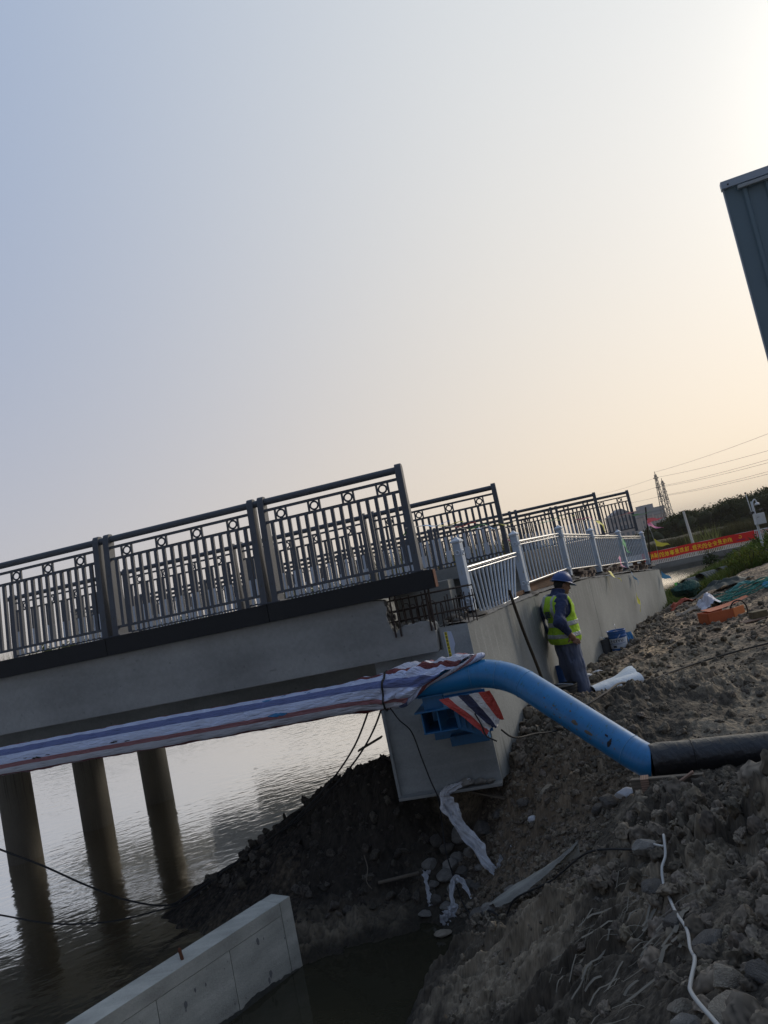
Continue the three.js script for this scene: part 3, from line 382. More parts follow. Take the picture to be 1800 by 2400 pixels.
// ---------------------------------------------------------------- water main, its tarpaulin, straps and bracket
const pipeA = B(9, 0.965, -0.5), pipeB = B(-0.66, 0.965, -0.5), pipeC = V(1.685, 0.135, -6.33), pipeD = V(5.2, -0.10, -5.75);
{
  const t = thing('water_pipe', 'blue steel pipe beside the bridge, bending down to a black wrapped length on the mud', 'pipe', [0, 0, 0]);
  const R = 0.1365, dirAB = pipeB.clone().sub(pipeA).normalize(), dirBC = pipeC.clone().sub(pipeB).normalize(), dirCD = pipeD.clone().sub(pipeC).normalize();
  const e0 = pipeB.clone().addScaledVector(dirAB, -0.33), e1 = pipeB.clone().addScaledVector(dirBC, 0.33);
  const pipeGeo = (curve, seg, r) => uvScale(new THREE.TubeGeometry(curve, seg, r, 40), 3, 1);
  part('straight_run', bar(pipeA, e0, R, 40), M.blue, t);
  const bend = new THREE.CubicBezierCurve3(e0, e0.clone().addScaledVector(dirAB, 0.2), e1.clone().addScaledVector(dirBC, -0.2), e1);
  part('elbow', pipeGeo(bend, 24, R), M.blue, t);
  const end = pipeC.clone().addScaledVector(dirBC, -0.02);
  part('sloping_run', pipeGeo(new THREE.LineCurve3(e1, pipeC.clone().addScaledVector(dirBC, -0.17)), 2, R), M.blue, t);
  // mitred bottom bend
  const c0 = pipeC.clone().addScaledVector(dirBC, -0.17), c1 = pipeC.clone().addScaledVector(dirCD, 0.03);
  const mitre = new THREE.QuadraticBezierCurve3(c0, pipeC.clone().addScaledVector(dirBC, -0.01), c1); part('lower_bend', pipeGeo(mitre, 16, R), M.blue, t);
  const ringAt = (p, d, r, w) => { const g = new THREE.TorusGeometry(r, w, 5, 48); g.applyQuaternion(new THREE.Quaternion().setFromUnitVectors(V(0, 0, 1), d)); g.translate(p.x, p.y, p.z); return g; };
  for (const [p, d] of [[bend.getPoint(0.06), bend.getTangent(0.06)], [bend.getPoint(0.97), bend.getTangent(0.97)], [bend.getPoint(0.5), bend.getTangent(0.5)], [c0, dirBC]]) part('weld_seam', ringAt(p, d, R, 0.0035), M.weld, t);
  // black film-wrapped length with loose overlaps
  const up = V(0, 1, 0), sd = V().crossVectors(dirCD, up).normalize(), u2 = V().crossVectors(sd, dirCD);
  const Lw = 5.6; const g = grid(300, 44, (a, b) => { const x = a * Lw, th = b * TAU, spiral = ((x * 1.15 + b * 0.9) % 1 + 1) % 1, lap = spiral < 0.04 ? (0.04 - spiral) / 0.04 : 0; const r = 0.1405 + 0.004 * lap + 0.006 * (fbm(x * 7, Math.cos(th) * 2 + 3, 3, 701) - 0.5) * (1 + 3 * Math.exp(-x * 4)) + 0.0025 * (fbm(x * 22, th * 4, 2, 703) - 0.5); const p = pipeC.clone().addScaledVector(dirCD, 0.03 + x).addScaledVector(sd, Math.cos(th) * r).addScaledVector(u2, Math.sin(th) * r); return [p.x, p.y, p.z, x, b]; });
  const w = part('wrapped_run', g, M.wrap, t); w.userData.label = 'pipe length wrapped in black plastic film';
  part('wrap_tape', ringAt(pipeC.clone().addScaledVector(dirCD, 0.36), dirCD, 0.143, 0.004), M.wrap, t);
  // scuffs and scorch on the paint are real flakes of mud and burnt primer
  const flake = (k, th, w2, h2q, seed, m, name) => { const base = pipeC.clone().addScaledVector(dirBC, -k), s2 = V().crossVectors(dirBC, up).normalize(), u3 = V().crossVectors(s2, dirBC); part(name, grid(40, 5, (a, b) => { const an = a * TAU, k2 = b * (0.45 + 0.9 * fbm(Math.cos(an) * 3.1 + seed * 3, Math.sin(an) * 3.1 + 7, 4, 707)); const q = Math.cos(an) * k2 * w2, x = Math.sin(an) * k2 * h2q, tt = th + q / R, rr = R + 0.0012 + 0.005 * (1 - b) * fbm(a * 9, b * 5, 2, 711 + seed); const p = base.clone().addScaledVector(dirBC, x).addScaledVector(s2, Math.cos(tt) * rr).addScaledVector(u3, Math.sin(tt) * rr); return [p.x, p.y, p.z]; }), m, t); };
  const mudMat = mat([0.20, 0.17, 0.13], 1, { map: rep(grainTex, 2, 2) }), burnt = mat([0.015, 0.015, 0.018], 0.8);
  flake(0.64, 0.2, 0.022, 0.035, 1, mudMat, 'mud_patch'); flake(0.49, 0.12, 0.016, 0.045, 2, mudMat, 'mud_patch'); flake(0.29, 0.32, 0.045, 0.016, 3, burnt, 'burnt_patch'); flake(0.34, 0.6, 0.01, 0.02, 4, burnt, 'burnt_patch'); for (let i = 0; i < 26; i++) flake(0.15 + 0.9 * h2(i, 1, 9), -0.9 + 1.6 * h2(i, 2, 9), 0.003 + 0.006 * h2(i, 3, 9), 0.003 + 0.008 * h2(i, 4, 9), 10 + i, mudMat, 'mud_splash');
}
let wrapR;
// striped tarpaulin wrapped round the pipe
function stripe(v) { // v: stripe coordinate in stripe widths
  const k = ((v % 6) + 6) % 6; return k < 0.6 ? [0.62, 0.42, 0.44] : k < 1.9 ? [0.80, 0.84, 0.95] : k < 3 ? [0.40, 0.45, 0.64] : k < 4 ? [0.80, 0.84, 0.95] : k < 4.75 ? [0.42, 0.18, 0.19] : [0.80, 0.81, 0.86];
}
const tarpTex = texture(64, 768, (u, v) => { const c = stripe(v * 6 + 0.02 * (vn(u * 8, v * 300, 3, 8) - 0.5)), k = 0.94 + 0.06 * vn(u * 16, v * 384, 5, 16); return c.map(x => x * k); });
const tarpMat = pmat([1, 1, 1], 0.55, { map: tarpTex, bumpMap: rep(clothBump, 1.6, 4), bumpScale: 0.03 });
{
  const t = thing('tarpaulin', 'red, white and blue striped tarpaulin wrapped along the pipe over the river', 'tarpaulin', [0, 0, 0]);
  const wr = (s, th) => { const bunch = sstep(1.0, 0.0, s); const loose = Math.max(0, -Math.sin(th - 0.2)); // hangs slack under the pipe
    const fold = Math.abs(fbm(s * 5 + th * 1.3, th * 2.2, 3, 721) - 0.5); const hoop = fbm(s * 3.2 - th * 0.8, th * 0.9, 3, 723) - 0.5; const tie = Math.abs(((s + 0.4) / 1.85) % 1 - 0.5) * 2; return 0.146 + 0.018 * loose * (0.35 + fbm(s * 1.3, 3, 2, 727)) * (1 - 0.5 * tie ** 6) + 0.012 * hoop + 0.030 * fold + 0.009 * (fbm(s * 9 + th * 2, th * 3.1 - s * 2, 2, 725) - 0.5) + bunch * (0.12 * fold * 1.6 + 0.05 * (fbm(s * 6, th * 3, 3, 729) - 0.4) + 0.02); };
  wrapR = wr;
  const pAt = (s, th) => { const r = wr(s, th); const sag = 0.012 * Math.sin(s * 1.1); return B(s, 0.962 - sag * 0.4 + Math.sin(th) * r, -0.5 - Math.cos(th) * r); };
  // th measured from the side facing the camera, upward
  part('wrapping', grid(420, 72, (a, b) => { const th = -Math.PI / 2 + b * TAU, edge = 0.12 - 0.30 * Math.sin(th) - 0.26 * Math.max(0, Math.sin(th)) + 0.03 * (fbm(th * 3, 1, 2, 731) - 0.5); const s = lerp(8.5, edge, a); const tw = sstep(1.3, -0.2, s) * 0.16 * (s < 1.3 ? 1.3 - s : 0); const p = pAt(s, th); return [p.x, p.y, p.z, s / 1.5, (th + 0.42) / (TAU) * 2.2 + tw + 0.006 * (fbm(s * 4, th, 2, 733) - 0.5)]; }), tarpMat, t);
  // rolled diagonal hem round the end
  part('gathered_hem', grid(90, 18, (a, b) => { const th = -1.9 + a * 4.6, edge = 0.10 - 0.30 * Math.sin(th) - 0.26 * Math.max(0, Math.sin(th)); const ph = b * TAU, rr = 0.026 + 0.02 * fbm(a * 9, b * 3, 3, 741), r0 = 0.158 + 0.012 * fbm(a * 7, 2, 2, 743); const s = edge - 0.03 + Math.cos(ph) * rr * 1.7, r = r0 + Math.sin(ph) * rr * 0.8; const p = B(s, 0.962 + Math.sin(th) * r, -0.5 - Math.cos(th) * r); return [p.x, p.y, p.z, a * 2, b * 0.8 + a * 1.3]; }), tarpMat, t);
  // loose flap hanging below the bend, striped dark blue and red
  const flapTex = texture(64, 256, (u, v) => { const k = (v * 5 + 0.1 * vn(u * 4, v * 9, 3, 4)) % 5; const c = k < 1 ? [0.72, 0.27, 0.24] : k < 1.9 ? [0.78, 0.76, 0.74] : k < 3 ? [0.16, 0.17, 0.27] : k < 3.9 ? [0.80, 0.78, 0.76] : [0.70, 0.25, 0.2]; return c; });
  const fA = B(-0.02, 0.80, -0.62), fB = B(-0.52, 0.80, -0.6), fC = B(-0.60, 0.52, -0.62), fD = B(-0.40, 0.40, -0.66);
  const fl = part('loose_flap', grid(40, 30, (a, b) => { const top = fA.clone().lerp(fB, b), bot = fD.clone().lerp(fC, b); const p = top.lerp(bot, a); const w = 0.05 * (fbm(b * 5, a * 1.5, 3, 751) - 0.5) * (0.3 + a) + 0.02 * (fbm(b * 14, a * 5, 2, 753) - 0.5); p.addScaledVector(Bn, w * 1.6); p.y += w * 0.4 + (a > 0.9 ? 0.03 * (vn(b * 9, 1, 757) - 0.5) : 0); return [p.x, p.y, p.z, a, b]; }), pmat([1, 1, 1], 0.6, { map: flapTex, bumpMap: rep(clothBump, 2, 2), bumpScale: 0.014 }), t); fl.userData.label = 'loose striped flap hanging under the pipe bend';
  part('hem_cord', tube([fD.clone().addScaledVector(Bs, 0.06).setY(0.62), fD.clone().addScaledVector(Bs, 0.02).setY(0.5), fD.clone(), fD.clone().addScaledVector(Bs, -0.09).setY(0.33)], 0.008, 20, 6), M.rope, t);
  // torn patches where blue lining shows
  for (const [s, w, t0] of [[1.62, 0.11, -0.12], [3.32, 0.035, -0.05], [3.48, 0.05, 0.02], [4.28, 0.03, 0.0], [4.42, 0.06, -0.08], [4.56, 0.025, 0.05]]) part('torn_patch', grid(18, 5, (a, b) => { const ss = s + (a - 0.5) * w * 2, th = t0 + 0.5 * (fbm(a * 4, s * 7, 2, 763) - 0.5) * w * 4 + (b - 0.5) * w * 3.2 * fbm(a * 9, s * 5, 3, 761) * Math.sqrt(Math.max(0, Math.sin(Math.PI * a))); const r = wr(ss, th) + 0.004; return B(ss, 0.962 + Math.sin(th) * r, -0.5 - Math.cos(th) * r).toArray(); }), s < 2 ? M.blue : M.rubber, t);
}
{ // strap round the wrapped pipe, its tail hanging down the abutment
  const t = thing('tie_strap', 'black strap tied round the wrapped pipe, tail hanging down the abutment face', 'strap', [0, 0, 0]);
  const pts = []; for (let i = 0; i <= 26; i++) { const th = -Math.PI / 2 + i / 26 * TAU; pts.push(B(0.50 - 0.03 * Math.sin(th), 0.962 + Math.sin(th) * (0.012 + wrapR(0.5, th)), -0.5 - Math.cos(th) * (0.012 + wrapR(0.5, th)))); }
  part('loop', tube(pts, 0.011, 60, 6), M.rope, t);
  part('tail', tube([B(0.47, 0.80, -0.62), B(0.44, 0.66, -0.5), B(0.42, 0.42, -0.1), B(0.38, 0.15, -0.08), B(0.33, -0.1, -0.1), B(0.29, -0.25, -0.12), V(-0.08, -0.5, -7.95)], 0.007, 40, 6), M.rope, t);
}
{ // welded bracket carrying the pipe
  const t = thing('pipe_bracket', 'blue welded steel bracket under the pipe on the abutment end face', 'bracket', [0, 0, 0]);
  const put = (name, g, m = M.blueDark) => { g.applyMatrix4(bridgeMatrix(0, 0, 0)); return part(name, g, m, t); };
  put('top_plate', box(0.50, 0.014, 0.62, 0.0, 0.70, -0.30, 0.003));
  put('saddle', box(0.20, 0.13, 0.014, 0.06, 0.77, -0.52)); put('saddle', box(0.20, 0.13, 0.014, 0.06, 0.77, -0.40)); put('saddle_web', box(0.014, 0.12, 0.12, 0.06, 0.77, -0.46)); put('saddle_plate', box(0.25, 0.012, 0.24, 0.06, 0.836, -0.46));
  put('end_web', box(0.012, 0.2, 0.56, 0.19, 0.594, -0.30)); put('mid_web', box(0.012, 0.2, 0.56, 0.03, 0.594, -0.30)); put('bottom_plate', box(0.34, 0.012, 0.56, 0.03, 0.488, -0.30));
  // splayed box part with its row of fins, running down to the wall corner
  const sh = new THREE.Shape(); sh.moveTo(-0.13, 0.694); sh.lineTo(-0.24, 0.694); sh.lineTo(-0.40, 0.60); sh.lineTo(-0.40, 0.36); sh.lineTo(-0.14, 0.482); sh.closePath();
  for (let i = 0; i < 6; i++) { const n = -0.56 + i * 0.11; const g = new THREE.ExtrudeGeometry(sh, { depth: 0.012, bevelEnabled: false }); g.translate(0, 0, n); put('fin', g); }
  put('fin_cover', grid(2, 1, (a, b) => [lerp(-0.14, -0.40, a), lerp(0.482, 0.36, a), lerp(-0.56, -0.01, b)]));
  for (let i = 0; i < 5; i++) put('rib', box(0.008, 0.17 - 0.01 * i, 0.03, -0.17 - i * 0.05, 0.575 - i * 0.018, -0.575));
  put('lower_plate', box(0.40, 0.10, 0.16, -0.16, 0.27, -0.02, 0.004)); put('back_plate', box(0.62, 0.44, 0.012, -0.09, 0.50, 0.05));
}

// ---------------------------------------------------------------- white street fence on the wall top
{
  const posts = [[0.50, 1.45, 'tall near white fence post at the wall corner, with round clamps'], [2.50, 1.445, 'white fence post second from the wall corner, above the leaning wooden pole'], [4.78, 1.45, 'white fence post third from the wall corner, behind the worker'], [6.87, 1.33, 'white fence post fourth from the wall corner'], [9.33, 1.20, 'white fence post fifth from the wall corner'], [12.07, 1.06, 'last white fence post at the far end of the wall']];
  const rot = Math.atan2(-Wk.z, Wk.x); const capG = (() => { const pts = [[0, 0.075], [0.014, 0.07], [0.03, 0.052], [0.056, 0.036], [0.066, 0.03], [0.066, 0.012], [0.052, 0.006], [0.05, 0]].map(([r, y]) => new THREE.Vector2(r * 1.25, y)); const g = new THREE.LatheGeometry(pts, 4); g.rotateY(Math.PI / 4); return g.toNonIndexed(); })(); capG.computeVertexNormals();
  const clampG = (() => { const g = new THREE.TorusGeometry(0.024, 0.008, 6, 16); return g; })();
  const H = 0.83; const made = [];
  posts.forEach(([k, y, label], i) => {
    const p = Wl(k, y, -0.13); const t = thing('fence_post', label, 'fence post', [p.x, p.y, p.z], rot, 'white fence posts on the wall');
    part('shaft', box(0.096, H - 0.05, 0.096, 0, (H + 0.05) / 2, 0, 0.008), M.white, t); part('cap', capG, M.whiteCap, t).position.y = H; part('foot', box(0.13, 0.06, 0.13, 0, 0.03, 0, 0.006), M.rubber, t);
    part('rubber_base', (() => { const pts = [[0.001, 0], [0.2, 0], [0.19, 0.02], [0.1, 0.045], [0.07, 0.05], [0.001, 0.05]].map(([r, yy]) => new THREE.Vector2(r, yy)); const g = new THREE.LatheGeometry(pts, 18); g.scale(1.25, 1, 0.75); return g; })(), M.rubber, t).position.y = -0.012;
    for (const yy of [0.17, 0.72]) { const c = part('clamp', clampG, M.whiteCap, t); c.position.set(-0.049, yy, 0); c.rotation.y = Math.PI / 2; const c2 = part('clamp', clampG, M.whiteCap, t); c2.position.set(0, yy, 0.05); }
    made.push(p);
  });
  const panelLabels = ['sagging white fence panel with slanted bars nearest the bridge', 'white fence panel between the second and third posts, left of the worker', 'white fence panel right above the worker, between third and fourth posts', 'white fence panel between the fourth and fifth posts', 'farthest white fence panel beside the last post'];
  for (let i = 0; i < 5; i++) {
    const a = made[i], b = made[i + 1], d = b.clone().sub(a).normalize(); const t = thing('barred_fence', panelLabels[i], 'fence', [0, 0, 0], 0, 'white barred fence panels');
    const A = a.clone().addScaledVector(d, 0.05), Bq = b.clone().addScaledVector(d, -0.05); const hs = i === 0 ? [0.535, 0.60, -0.03, 0.02] : [0.745, 0.765, 0.16, 0.18]; // top at a, top at b, bottom at a, bottom at b
    const up = (p, h) => V(p.x, p.y + h, p.z); const nb = 13, skew = i === 0 ? -0.16 : 0;
    part('top_rail', bar(up(A, hs[0]), up(Bq, hs[1]), 0.019, 10), M.steel, t); part('upper_rail', bar(up(A, hs[0] - 0.045), up(Bq, hs[1] - 0.045), 0.012, 8), M.steel, t);
    const bA = i === 0 ? A.clone().addScaledVector(d, 0.12) : A, bB = i === 0 ? Bq.clone().addScaledVector(d, -0.35) : Bq;
    part('bottom_rail', bar(up(bA, hs[2]), up(bB, hs[3]), 0.017, 10), M.steel, t);
    for (let k = 1; k <= nb; k++) { const f = k / (nb + 1), top = up(A, hs[0] - 0.045).lerp(up(Bq, hs[1] - 0.045), f), bot = up(bA, hs[2]).lerp(up(bB, hs[3]), f); part('fence_bar', bar(bot, top, 0.0125, 8), M.white, t); }
  }
  // loose angle iron hanging off the first post
  const l = made[0]; single('loose_brace', beam(V(l.x - 0.1, l.y - 0.04, l.z + 0.02), V(l.x - 0.085, l.y + 0.2, l.z + 0.03), 0.02, 0.03), M.white, 'loose white brace leaning against the first fence post', 'brace');
}
{ // rubble, planks and bricks lying on the wall top
  const r = rng(91);
  const lab = ['large pale broken concrete lump beside the first fence post', 'small pale concrete chunk on the wall corner below the large lump'];
  for (let i = 0; i < 14; i++) { const g = rockGeo(300 + i, 2, 0.35, 0.7), k = i === 0 ? 0.085 : 0.022 + 0.04 * r(); g.scale(k * 1.2, k, k); g.rotateY(r() * 6); const kk = i === 0 ? 0.25 : 0.02 + 0.55 * r(), q = i === 0 ? -0.27 : -0.05 - 0.24 * r(); const p = Wl(kk, wallTop(kk) + 0.02 + k * 0.4, q); const m = single('concrete_chunk', g, M.broken, i === 0 ? lab[0] : 'small pale concrete chunk in the rubble at the wall corner', 'rubble', 'rubble on the wall corner'); m.position.copy(p); }
  for (let i = 0; i < 4; i++) { const k0 = 0.18 + 0.05 * i; const a = Wl(k0, wallTop(k0) + 0.05 + 0.02 * i, -0.02 - 0.05 * i), b = Wl(k0 + 0.22, wallTop(k0) + 0.1, -0.26 + 0.05 * i); single('stick', beam(a, b, 0.012, 0.01), M.wood, 'pale splintered stick in the rubble beside the first fence post', 'stick', 'sticks in the rubble'); }
  { const a = Wl(2.75, wallTop(2.75) + 0.13, -0.2), b = Wl(4.72, wallTop(4.7) + 0.13, -0.2); single('formwork_board', beam(a, b, 0.035, 0.2, 0.004), M.plankBrown, 'brown formwork board on edge under the second fence panel', 'board'); }
  { const a = Wl(1.3, wallTop(1.3) + 0.035, -0.18), b = Wl(2.42, wallTop(2.4) + 0.07, -0.16); single('timber', beam(a, b, 0.06, 0.05, 0.004), M.plankBrown, 'short brown timber lying below the sagging fence panel', 'timber'); }
  const bm = mat([0.20, 0.15, 0.12], 0.95, { map: rep(grainTex, 4, 4) }), bg = box(0.21, 0.055, 0.1, 0, 0, 0, 0.004);
  const ords = ['first', 'second', 'third', 'fourth', 'fifth', 'sixth', 'seventh', 'eighth', 'ninth', 'tenth', 'eleventh', 'twelfth', 'thirteenth', 'last'];
  [5.5, 5.75, 6.05, 6.3, 7.2, 7.5, 7.75, 8.0, 8.3, 8.6, 9.9, 10.4, 11.1, 11.5].forEach((k, si) => { const hgt = si % 3 ? 2 : 3; for (let l = 0; l < hgt; l++) { const m = single('brick', bg, bm, `${l === hgt - 1 ? 'top' : l ? 'middle' : 'bottom'} brick of the ${ords[si]} small stack from the worker along the wall top`, 'brick', 'bricks stacked on the wall'); m.position.copy(Wl(k + 0.02 * r(), wallTop(k) + 0.06 + 0.057 * l, -0.17 + 0.05 * (r() - 0.5))); m.rotation.y = 1.08 + 0.4 * (r() - 0.5) + (l % 2) * 1.5; } });
  for (const k of [11.75, 10.75]) { const p = Wl(k, wallTop(k) + 0.14, -0.2); single('timber_stub', box(0.09, 0.26, 0.07, p.x, p.y, p.z, 0.004), M.plankBrown, k > 11 ? 'short brown timber stub at the far end of the wall top' : 'short brown timber stub under the farthest fence panel', 'timber'); }
  // leaning pole
  const a = Wl(1.62, 0.05, 0.16), b = Wl(1.34, 1.6, 0.05); single('wooden_pole', (() => { const d = b.clone().sub(a), g = tube([a, a.clone().lerp(b, 0.3).add(V(0.008, 0, 0)), a.clone().lerp(b, 0.7).add(V(-0.006, 0, 0.004)), b], 0.019, 24, 10); return merge([g, new THREE.SphereGeometry(0.019, 10, 6).translate(b.x, b.y, b.z)]); })(), M.pole, 'dark wooden pole leaning against the pale wall', 'pole');
}

// ---------------------------------------------------------------- the worker
function surfaceNet(f, lo, hi, cell) { // mesh of f = 0 (negative inside)
  const n = [0, 1, 2].map(i => Math.ceil((hi[i] - lo[i]) / cell) + 1), [nx, ny, nz] = n, val = new Float32Array(nx * ny * nz), id = (i, j, k) => (k * ny + j) * nx + i;
  for (let k = 0; k < nz; k++) for (let j = 0; j < ny; j++) for (let i = 0; i < nx; i++) val[id(i, j, k)] = f(lo[0] + i * cell, lo[1] + j * cell, lo[2] + k * cell);
  const vi = new Int32Array(nx * ny * nz).fill(-1), pos = [], idx = [];
  const E = [[0, 1], [0, 2], [0, 4], [1, 3], [1, 5], [2, 3], [2, 6], [3, 7], [4, 5], [4, 6], [5, 7], [6, 7]];
  for (let k = 0; k < nz - 1; k++) for (let j = 0; j < ny - 1; j++) for (let i = 0; i < nx - 1; i++) {
    const c = []; let m = 0; for (let q = 0; q < 8; q++) { const v = val[id(i + (q & 1), j + ((q >> 1) & 1), k + (q >> 2))]; c.push(v); if (v < 0) m++; }
    if (m === 0 || m === 8) continue; let x = 0, y = 0, z = 0, w = 0;
    for (const [a, b] of E) if ((c[a] < 0) !== (c[b] < 0)) { const t = c[a] / (c[a] - c[b]); x += (a & 1) + t * ((b & 1) - (a & 1)); y += ((a >> 1) & 1) + t * (((b >> 1) & 1) - ((a >> 1) & 1)); z += (a >> 2) + t * ((b >> 2) - (a >> 2)); w++; }
    vi[id(i, j, k)] = pos.length / 3; pos.push(lo[0] + (i + x / w) * cell, lo[1] + (j + y / w) * cell, lo[2] + (k + z / w) * cell);
  }
  const quad = (a, b, c, d, flip) => { if (a < 0 || b < 0 || c < 0 || d < 0) return; flip ? idx.push(a, c, b, a, d, c) : idx.push(a, b, c, a, c, d); };
  for (let k = 1; k < nz - 1; k++) for (let j = 1; j < ny - 1; j++) for (let i = 1; i < nx - 1; i++) { const v = val[id(i, j, k)];
    if ((v < 0) !== (val[id(i + 1, j, k)] < 0)) quad(vi[id(i, j - 1, k - 1)], vi[id(i, j, k - 1)], vi[id(i, j, k)], vi[id(i, j - 1, k)], v >= 0);
    if ((v < 0) !== (val[id(i, j + 1, k)] < 0)) quad(vi[id(i - 1, j, k - 1)], vi[id(i, j, k - 1)], vi[id(i, j, k)], vi[id(i - 1, j, k)], v < 0);
    if ((v < 0) !== (val[id(i, j, k + 1)] < 0)) quad(vi[id(i - 1, j - 1, k)], vi[id(i, j - 1, k)], vi[id(i, j, k)], vi[id(i - 1, j, k)], v >= 0); }
  const g = new THREE.BufferGeometry(); g.setAttribute('position', new THREE.Float32BufferAttribute(pos, 3)); g.setAttribute('uv', new THREE.Float32BufferAttribute(pos.flatMap((v, i) => i % 3 === 0 ? [pos[i] + pos[i + 2], pos[i + 1]] : []), 2)); g.setIndex(idx); g.computeVertexNormals(); return g;
}
const smin = (a, b, k) => { const h = Math.max(0, k - Math.abs(a - b)) / k; return Math.min(a, b) - h * h * k * 0.25; };
function capsule(x, y, z, a, b, ra, rb) { const bx = b[0] - a[0], by = b[1] - a[1], bz = b[2] - a[2], px = x - a[0], py = y - a[1], pz = z - a[2]; const t = Math.max(0, Math.min(1, (px * bx + py * by + pz * bz) / (bx * bx + by * by + bz * bz + 1e-12))); return Math.hypot(px - t * bx, py - t * by, pz - t * bz) - (ra + (rb - ra) * t); }
const bones = (list, k) => (x, y, z) => { let d = 9; for (const [a, b, ra, rb] of list) d = smin(d, capsule(x, y, z, a, b, ra, rb), k); return d; };
const ellip = (x, y, z, c, r) => { const k0 = Math.hypot((x - c[0]) / r[0], (y - c[1]) / r[1], (z - c[2]) / r[2]), k1 = Math.hypot((x - c[0]) / r[0] ** 2, (y - c[1]) / r[1] ** 2, (z - c[2]) / r[2] ** 2); return k0 * (k0 - 1) / (k1 + 1e-9); };
{ // local frame: faces +x, +z is his right-hand side (towards the camera), feet at y = 0
  const t = thing('person', 'worker in blue helmet and yellow-green vest, hands on hips, beside the wall', 'person', [2.10, 0.03, -10.02], THREE.MathUtils.degToRad(14));
  t.scale.set(1.1, 1.03, 1.1);
  const hipZ = 0.085, shoulder = s => [-0.115, 1.265, s * 0.165], elbow = s => [-0.27, 1.0, s * 0.295], wrist = s => [-0.175, 0.855, s * 0.268], hip = s => [-0.105, 0.76, s * hipZ], knee = s => [-0.085, 0.42, s * 0.10], ankle = s => [-0.075 + (s > 0 ? -0.01 : 0.035), 0.075, s * 0.115];
  const torso = [[[-0.105, 0.80, -0.075], [-0.105, 0.80, 0.075], 0.115, 0.115], [[-0.085, 0.96, -0.06], [-0.085, 0.96, 0.06], 0.118, 0.118], [[-0.105, 1.14, -0.085], [-0.105, 1.14, 0.085], 0.115, 0.115], [[-0.11, 1.245, -0.13], [-0.11, 1.245, 0.13], 0.062, 0.062]];
  const arm = s => [[shoulder(s), elbow(s), 0.056, 0.044], [elbow(s), wrist(s), 0.043, 0.031]];
  const leg = s => [[hip(s), knee(s), 0.092, 0.06], [knee(s), ankle(s), 0.058, 0.042]];
  const neck = [[[-0.085, 1.26, 0], [-0.03, 1.37, 0], 0.062, 0.056]];
  const feet = s => [[[ankle(s)[0] - 0.02, 0.045, ankle(s)[2]], [ankle(s)[0] + 0.16, 0.035, ankle(s)[2] + s * 0.02], 0.045, 0.035]];
  const bodyF = bones([...torso, ...arm(1), ...arm(-1), ...leg(1), ...leg(-1), ...neck, ...feet(1), ...feet(-1)], 0.06);
  // head tilted forward, looking down
  const hc = [0.012, 1.432, 0], tl = 0.38, ct = Math.cos(tl), st = Math.sin(tl);
  const H = (x, y, z) => [(x - hc[0]) * ct - (y - hc[1]) * st, (x - hc[0]) * st + (y - hc[1]) * ct, z]; // world -> head
  const headF = (X, Y, Z) => { const [x, y, z] = H(X, Y, Z); let d = ellip(x, y, z, [0, 0.01, 0], [0.094, 0.108, 0.074]); d = smin(d, ellip(x, y, z, [0.045, -0.06, 0], [0.05, 0.06, 0.052]), 0.04); d = smin(d, capsule(x, y, z, [0.088, 0.012, 0], [0.108, -0.028, 0], 0.008, 0.014), 0.012); d = smin(d, capsule(x, y, z, [0.085, -0.062, -0.018], [0.085, -0.062, 0.018], 0.009, 0.009), 0.01); d = smin(d, capsule(x, y, z, [0.08, -0.095, -0.008], [0.08, -0.095, 0.008], 0.018, 0.018), 0.02); d = smin(d, capsule(x, y, z, [0.082, 0.03, -0.035], [0.082, 0.03, 0.035], 0.012, 0.012), 0.015);
    for (const s of [-1, 1]) { d = smin(d, ellip(x, y, z, [-0.005, -0.015, s * 0.076], [0.022, 0.032, 0.010]), 0.006); d = Math.max(d, -ellip(x, y, z, [0.092, 0.012, s * 0.032], [0.014, 0.010, 0.015])); d = Math.min(d, ellip(x, y, z, [0.078, 0.012, s * 0.032], [0.013, 0.011, 0.013])); }
    return smin(d, capsule(X, Y, Z, neck[0][0], neck[0][1], 0.062, 0.056), 0.03); };
  const handF = s => { const w = wrist(s), p = [w[0] + 0.045, w[1] - 0.07, w[2] - s * 0.02]; const L = [[w, p, 0.03, 0.034], [p, [p[0] + 0.012, p[1] - 0.03, p[2] - s * 0.012], 0.036, 0.03]]; const F = [];
    for (let i = 0; i < 4; i++) { const o = (i - 1.5) * 0.019, l = [0.82, 1, 0.95, 0.75][i]; const a = [p[0] + 0.03 - i * 0.012, p[1] - 0.025 - i * 0.012, p[2] + s * 0.012], b = [a[0] + 0.034 * l, a[1] - 0.016 * l, a[2] + s * 0.004], c = [b[0] + 0.024 * l, b[1] - 0.020 * l, b[2] - s * 0.012], e = [c[0] + 0.010 * l, c[1] - 0.018 * l, c[2] - s * 0.014]; F.push([[a, b, 0.0105, 0.0095], [b, c, 0.0095, 0.0088], [c, e, 0.0088, 0.0078]]); }
    const th = [[[p[0] - 0.018, p[1] + 0.005, p[2] + s * 0.01], [p[0] - 0.045, p[1] - 0.02, p[2] + s * 0.012], 0.013, 0.011], [[p[0] - 0.045, p[1] - 0.02, p[2] + s * 0.012], [p[0] - 0.06, p[1] - 0.045, p[2] + s * 0.004], 0.011, 0.009]];
    return (x, y, z) => { let d = 9; for (const [a, b, ra, rb] of L) d = smin(d, capsule(x, y, z, a, b, ra, rb), 0.02); for (const f of [...F, th]) { let q = 9; for (const [a, b, ra, rb] of f) q = Math.min(q, capsule(x, y, z, a, b, ra, rb)); d = smin(d, q, 0.006); } return d; }; };
  const skin = mat([0.20, 0.105, 0.065], 0.6);
